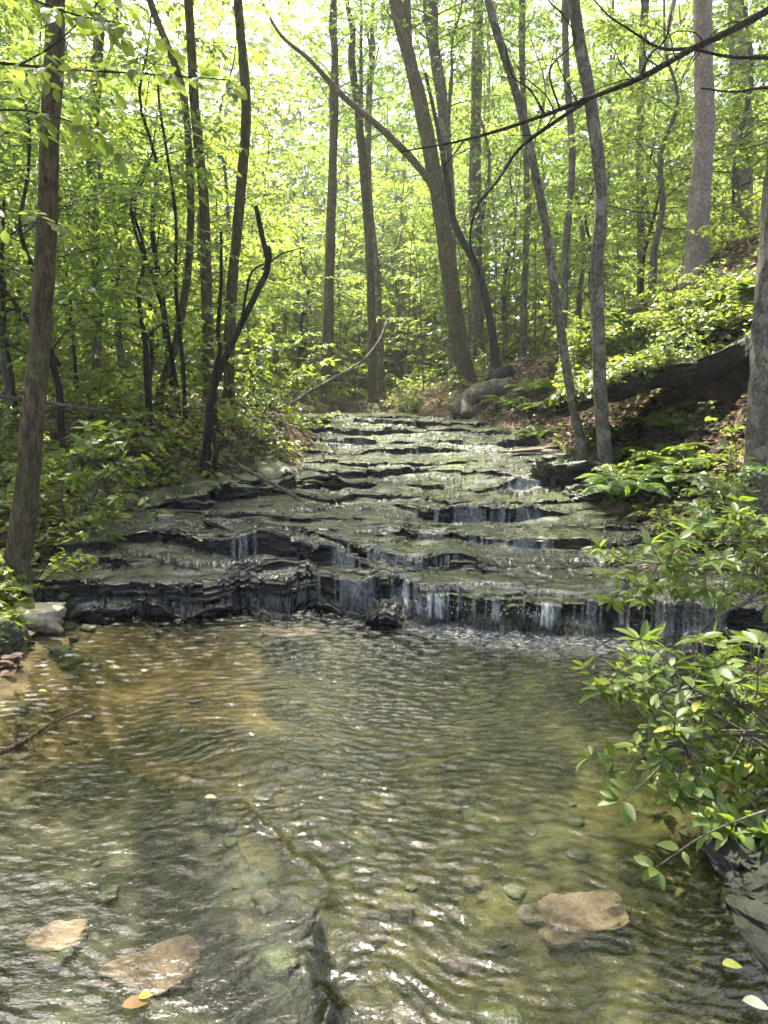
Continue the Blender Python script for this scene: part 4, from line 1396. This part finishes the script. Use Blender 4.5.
stick('fallen_branch', [at(238, 464, 9.0), at(262, 478, 8.8), at(288, 492, 8.6), at(307, 507, 8.35)], (.022, .03), M['bark_grey'], 'straight grey fallen branch leaning from the left bank onto ledge', 'branch')
stick('fallen_branch', [at(322, 452, 11.9), at(330, 470, 11.2), at(336, 480, 10.8)], (.02, .03), M['bark_dark'], 'short dark stick lying on the mid cascade ledges', 'branch')
stick('fallen_branch', [at(205, 522, 7.3), at(222, 528, 7.2), at(245, 540, 6.9)], (.03, .018), M['bark_dark'], 'dark stick lying across the left ledge tread', 'branch')
stick('fallen_branch', [at(148, 513, 7.9), at(170, 511, 7.9), at(180, 511, 7.9)], (.02, .018), M['bark_grey'], 'small pale stick on the shelf under the left shrubs', 'branch')
stick('fallen_pole', [at(270, 420, 15.5), at(300, 398, 16), at(330, 380, 16.5), at(360, 362, 17), (at(378, 342, 17.5)), at(388, 318, 18)], (.035, .02), M['bark_mott'], 'pale pole arching from the left bank over the cascade top', 'branch',
      extra=[([at(360, 362, 17), at(372, 330, 17.2), at(378, 290, 17.4), at(385, 255, 17.6)], (.015, .006)), ([at(302, 330, 16.6), at(330, 348, 16.8), at(350, 370, 17), at(358, 400, 17.2)], (.012, .016))])
stick('fallen_branch', [water_at(-8, 758), water_at(25, 740, .01), water_at(55, 722, .015), water_at(86, 708, .01)], (.014, .008), M['bark_brown'], 'thin stick floating in the left shallows', 'branch')
stick('fallen_branch', [at(0, 285, 9.5), at(20, 310, 9.4), at(60, 365, 9.3)], (.02, .03), M['bark_dark'], 'dark broken limb leaning behind the mossy left trunk', 'branch')
stick('fallen_branch', [at(-10, 395, 8.2), at(40, 402, 8.4), at(110, 412, 8.8)], (.03, .02), M['bark_grey'], 'fallen limb lying in the left undergrowth', 'branch')
# the root log beyond the leaf slope
rl = empty('root_log', at(470, 400, 18.5))
b = at(470, 400, 18.5)
mb = MB()
tube(mb, catmull(np.array([at(452, 412, 18.3), at(468, 398, 18.4), at(486, 389, 18.5), at(510, 384, 18.8)]) - b, 18), np.linspace(.20, .17, 18), 12, rough=.3, seed=9)
tube(mb, catmull(np.array([at(470, 396, 18.4), at(466, 405, 18.2), at(468, 416, 18.0)]) - b, 10), np.linspace(.12, .16, 10), 8, rough=.3)
link('log', mb.mesh('log', [M['bark_mott']]), rl)
mb = MB()
tube(mb, catmull(np.array([at(492, 384, 18.9), at(500, 374, 19), at(512, 370, 19.2)]) - b, 10), np.linspace(.22, .12, 10), 9, rough=.4, seed=2)
link('root', mb.mesh('root', [M['bark_dark']]), rl)
tag(rl, 'thick rotting root log lying at the foot of the leaning trunk', 'log')

# ------------------------------------------------------------------ floating leaves
def fallen(px, py, size, ang, material, label):
    p = water_at(px, py, .012)
    mb = MB()
    leaves(mb, LEAF_BROAD, np.zeros((1, 3)), np.array([[math.cos(ang), math.sin(ang), .03]]), np.array([[.05, 0, 1.0]]), np.array([size]), 0)
    o = link('fallen_leaf', mb.mesh('fallen_leaf', [material]), None, p + np.array([0, 0, .012]))
    tag(o, label, 'leaf')


fallen(722, 968, .06, .0, M['leaf_yellow'], 'yellow leaf floating on dark water at the lower right')
fallen(742, 1004, .07, -.3, M['leaf_paleyellow'], 'cream coloured leaf floating in the lower right corner')
fallen(138, 1002, .04, .5, M['leaf_yellow'], 'bright yellow leaf on the near left reddish stone')
fallen(122, 1010, .07, .35, M['leaf_orange'], 'tan leaf lying just below the bright yellow leaf')
fallen(205, 800, .05, .2, M['leaf_paleyellow'], 'pale leaf drifting over the submerged shelf')
fallen(38, 693, .05, .2, M['leaf_yellow'], 'yellow leaf in the left shallows above the thin stick')

# ------------------------------------------------------------------ foreground laurel shrubs on the right
def laurel(label, origin, tips, seed, leaf=.09):
    r = np.random.default_rng(seed)
    root_p = np.array(origin, float)
    ro = empty('laurel_shrub', root_p)
    tag(ro, label, 'shrub')
    st, lf = MB(), MB()
    # a few main stems that tips branch from
    hubs = []
    tips = [np.array(t) for t in tips]
    order = sorted(range(len(tips)), key=lambda i: np.linalg.norm(tips[i] - root_p))
    mains = order[::max(1, len(order) // 6)]
    for i in mains:
        t = tips[i]
        mid = root_p * .5 + t * .5 + np.array([0, 0, .12]) + r.normal(0, .04, 3)
        P = catmull(np.array([root_p, mid, t]), 12)
        tube(st, P - root_p, np.linspace(.011, .004, 12), 6, rough=.1)
        hubs += list(P[3:10])
    hubs = np.array(hubs)
    for t in tips:
        dist = np.linalg.norm(hubs - t, axis=1) + .3 * np.linalg.norm(hubs - root_p, axis=1) * -1
        h_ = hubs[int(np.argmin(dist))]
        mid = (h_ + t) / 2 + r.normal(0, .03, 3) + np.array([0, 0, -.03])
        P = catmull(np.array([h_, mid, t]), 9)
        tube(st, P - root_p, np.linspace(.005, .0022, 9), 5)
        dirn = unit(P[-1] - P[-3])
        for q, (cp, nl) in enumerate(((P[-1], int(r.integers(6, 10))), (P[-3], int(r.integers(2, 5))), (P[-5], int(r.integers(1, 4))))):
            az = np.arange(nl) * 2.4 + r.uniform(0, 6)
            e1 = unit(np.cross(dirn, (0.01, 0, 1)))
            e2 = np.cross(e1, dirn)
            rad = np.cos(az)[:, None] * e1 + np.sin(az)[:, None] * e2
            d = (dirn * r.uniform(.1, .8, (nl, 1)) + rad) * (1, 1, .55) + np.array([0, 0, .02])
            nr = np.array([0, 0, 1.0]) + dirn * .3 + r.normal(0, .35, (nl, 3))
            sz = leaf * r.uniform(.45, 1.12, nl)
            tp = [LEAF_NEAR, LEAF_NEAR2, LEAF_NEAR3][int(r.integers(0, 3))]
            leaves(lf, tp, cp + d * .01 - root_p, d, nr, sz, 0)
    link('stem', st.mesh('stem', [M['bark_mott']]), ro)
    link('foliage', lf.mesh('foliage', [M['leaf_laurel']]), ro)


def tipset(pixels, dfun):
    res = []
    for (px, py) in pixels:
        d = dfun(px, py)
        w = water_at(px, py)[1]
        if w > 0:
            d = min(d, w * .93)
        res.append(at(px, py, d))
    return res


ra = random.Random(3)
pxA = [(585, 668), (600, 690), (640, 640), (668, 652), (700, 640), (592, 757), (615, 770), (622, 800), (650, 745), (680, 690), (740, 740), (700, 800), (765, 780), (655, 868), (630, 660), (720, 765), (690, 735)]
while len(pxA) < 105:
    px, py = ra.uniform(585, 800), ra.uniform(636, 838)
    lo = np.interp(px, [585, 620, 660, 700, 800], [690, 720, 800, 835, 845])
    hi = np.interp(px, [585, 620, 660, 800], [655, 640, 630, 615])
    if hi < py < lo and not (600 < px < 650 and 700 < py < 740):
        pxA.append((px, py))
laurel('broad leafed shrub hanging over the right side of the pool', at(830, 720, 2.9) * np.array([1, 1, 0]) + np.array([0, 0, gz(*at(830, 720, 2.9)[:2])]), tipset(pxA, lambda a, b: ra.uniform(2.7, 3.6)), 4)
pxB = [(605, 575), (612, 600), (600, 548), (630, 556), (650, 545), (690, 530), (740, 520), (760, 560), (640, 600), (668, 575), (720, 600)]
while len(pxB) < 62:
    px, py = ra.uniform(610, 800), ra.uniform(500, 625)
    if np.interp(px, [610, 680, 740, 800], [545, 520, 490, 470]) < py < np.interp(px, [610, 680, 800], [585, 590, 620]):
        pxB.append((px, py))
laurel('broad leafed shrub above the right end of the front ledge', np.array([3.0, 4.6, gz(3.0, 4.6)]), tipset(pxB, lambda a, b: ra.uniform(3.9, 4.7)), 6, .1)
pxD = [(ra.uniform(690, 800), ra.uniform(470, 540)) for _ in range(18)]
laurel('leafy shrub at the foot of the mottled right trunk', np.array([3.2, 5.5, gz(3.2, 5.5)]), tipset(pxD, lambda a, b: ra.uniform(5.0, 5.7)), 9, .1)
stick('fallen_branch', [at(790, 590, 3.9), at(745, 603, 3.9), at(715, 618, 3.9), at(690, 640, 3.9)], (.014, .006), M['bark_mott'], 'bare grey branch under the shrub on the right shore', 'branch',
      extra=[([at(745, 603, 3.9), at(760, 585, 3.9), at(752, 560, 3.9)], (.008, .004)), ([at(715, 618, 3.9), at(735, 640, 3.8), at(768, 650, 3.8)], (.009, .006))])

# white-lit glossy shrub beside the mossy left trunk
pxE = [(ra.uniform(72, 165), ra.uniform(425, 545)) for _ in range(26)]
laurel('glossy sunlit shrub right of the mossy left trunk', np.array([-2.9, 6.6, gz(-2.9, 6.6)]), tipset(pxE, lambda a, b: ra.uniform(6.3, 7.0)), 12, .13)
pxG = [(ra.uniform(225, 310), ra.uniform(400, 470)) for _ in range(18)]
laurel('dense shrub overhanging the upper left side of the cascade', np.array([-1.9, 10.2, gz(-1.9, 10.2)]), tipset(pxG, lambda a, b: ra.uniform(9.6, 11)), 14, .09)

# ------------------------------------------------------------------ light
SUN_EL, SUN_AZ = R(65), R(-24)       # azimuth measured from +Y towards +X
w = bpy.data.worlds.new('World')
bpy.context.scene.world = w
w.use_nodes = True
nt = w.node_tree
nt.nodes.clear()
sky = nt.nodes.new('ShaderNodeTexSky')
sky.sky_type = 'NISHITA'
sky.sun_disc = False
sky.sun_elevation = SUN_EL
sky.sun_rotation = SUN_AZ
sky.dust_density = 4.0
sky.air_density = 0.6
sky.ozone_density = 0.4
bg = nt.nodes.new('ShaderNodeBackground')
bg.inputs['Strength'].default_value = 0.15
wo = nt.nodes.new('ShaderNodeOutputWorld')
nt.links.new(sky.outputs[0], bg.inputs[0])
nt.links.new(bg.outputs[0], wo.inputs[0])
sd = bpy.data.lights.new('sun', 'SUN')
sd.energy = 4.3
sd.angle = R(0.5)
sd.color = (1, .95, .85)
so = bpy.data.objects.new('sun', sd)
C.objects.link(so)
from mathutils import Vector
dirv = Vector((math.sin(SUN_AZ) * math.cos(SUN_EL), math.cos(SUN_AZ) * math.cos(SUN_EL), math.sin(SUN_EL)))
so.rotation_euler = dirv.to_track_quat('Z', 'Y').to_euler()

# ------------------------------------------------------------------ air
hm = bpy.data.materials.new('haze')
hm.use_nodes = True
hn_ = hm.node_tree
hn_.nodes.clear()
pv = hn_.nodes.new('ShaderNodeVolumePrincipled')
pv.inputs['Color'].default_value = (.95, .97, .9, 1)
pv.inputs['Density'].default_value = .0014
pv.inputs['Anisotropy'].default_value = .3
ho = hn_.nodes.new('ShaderNodeOutputMaterial')
hn_.links.new(pv.outputs[0], ho.inputs['Volume'])
mb = MB()
bx = np.array([[x, y, z] for z in (-3, 45) for y in (-70, 165) for x in (-125, 125)], float)
mb.add(bx, np.array([[0, 2, 3, 1], [4, 5, 7, 6], [0, 1, 5, 4], [2, 6, 7, 3], [0, 4, 6, 2], [1, 3, 7, 5]]))
o = link('haze', mb.mesh('haze', [hm], smooth=False))
tag(o, kind='stuff')

# ------------------------------------------------------------------ camera
cd = bpy.data.cameras.new('camera')
cam = bpy.data.objects.new('camera', cd)
C.objects.link(cam)
cd.sensor_fit = 'VERTICAL'
cd.sensor_height = 24
cd.lens = F / 1024 * 24
cd.clip_start = .05
cd.clip_end = 500
cam.location = (0, 0, H)
cam.rotation_euler = (math.pi / 2 - PITCH, 0, 0)
sc = bpy.context.scene
sc.camera = cam
sc.view_settings.view_transform = 'Standard'
sc.view_settings.look = 'None'
sc.view_settings.gamma = 1
sc.view_settings.exposure = 2.25
sc.cycles.max_bounces = 6
sc.cycles.diffuse_bounces = 3
sc.cycles.glossy_bounces = 3
sc.cycles.transmission_bounces = 4
sc.cycles.transparent_max_bounces = 8
sc.cycles.caustics_reflective = False
sc.cycles.caustics_refractive = False
sc.cycles.sample_clamp_indirect = 6
sc.cycles.use_denoising = True
sc.cycles.use_adaptive_sampling = True
sc.cycles.adaptive_threshold = .03
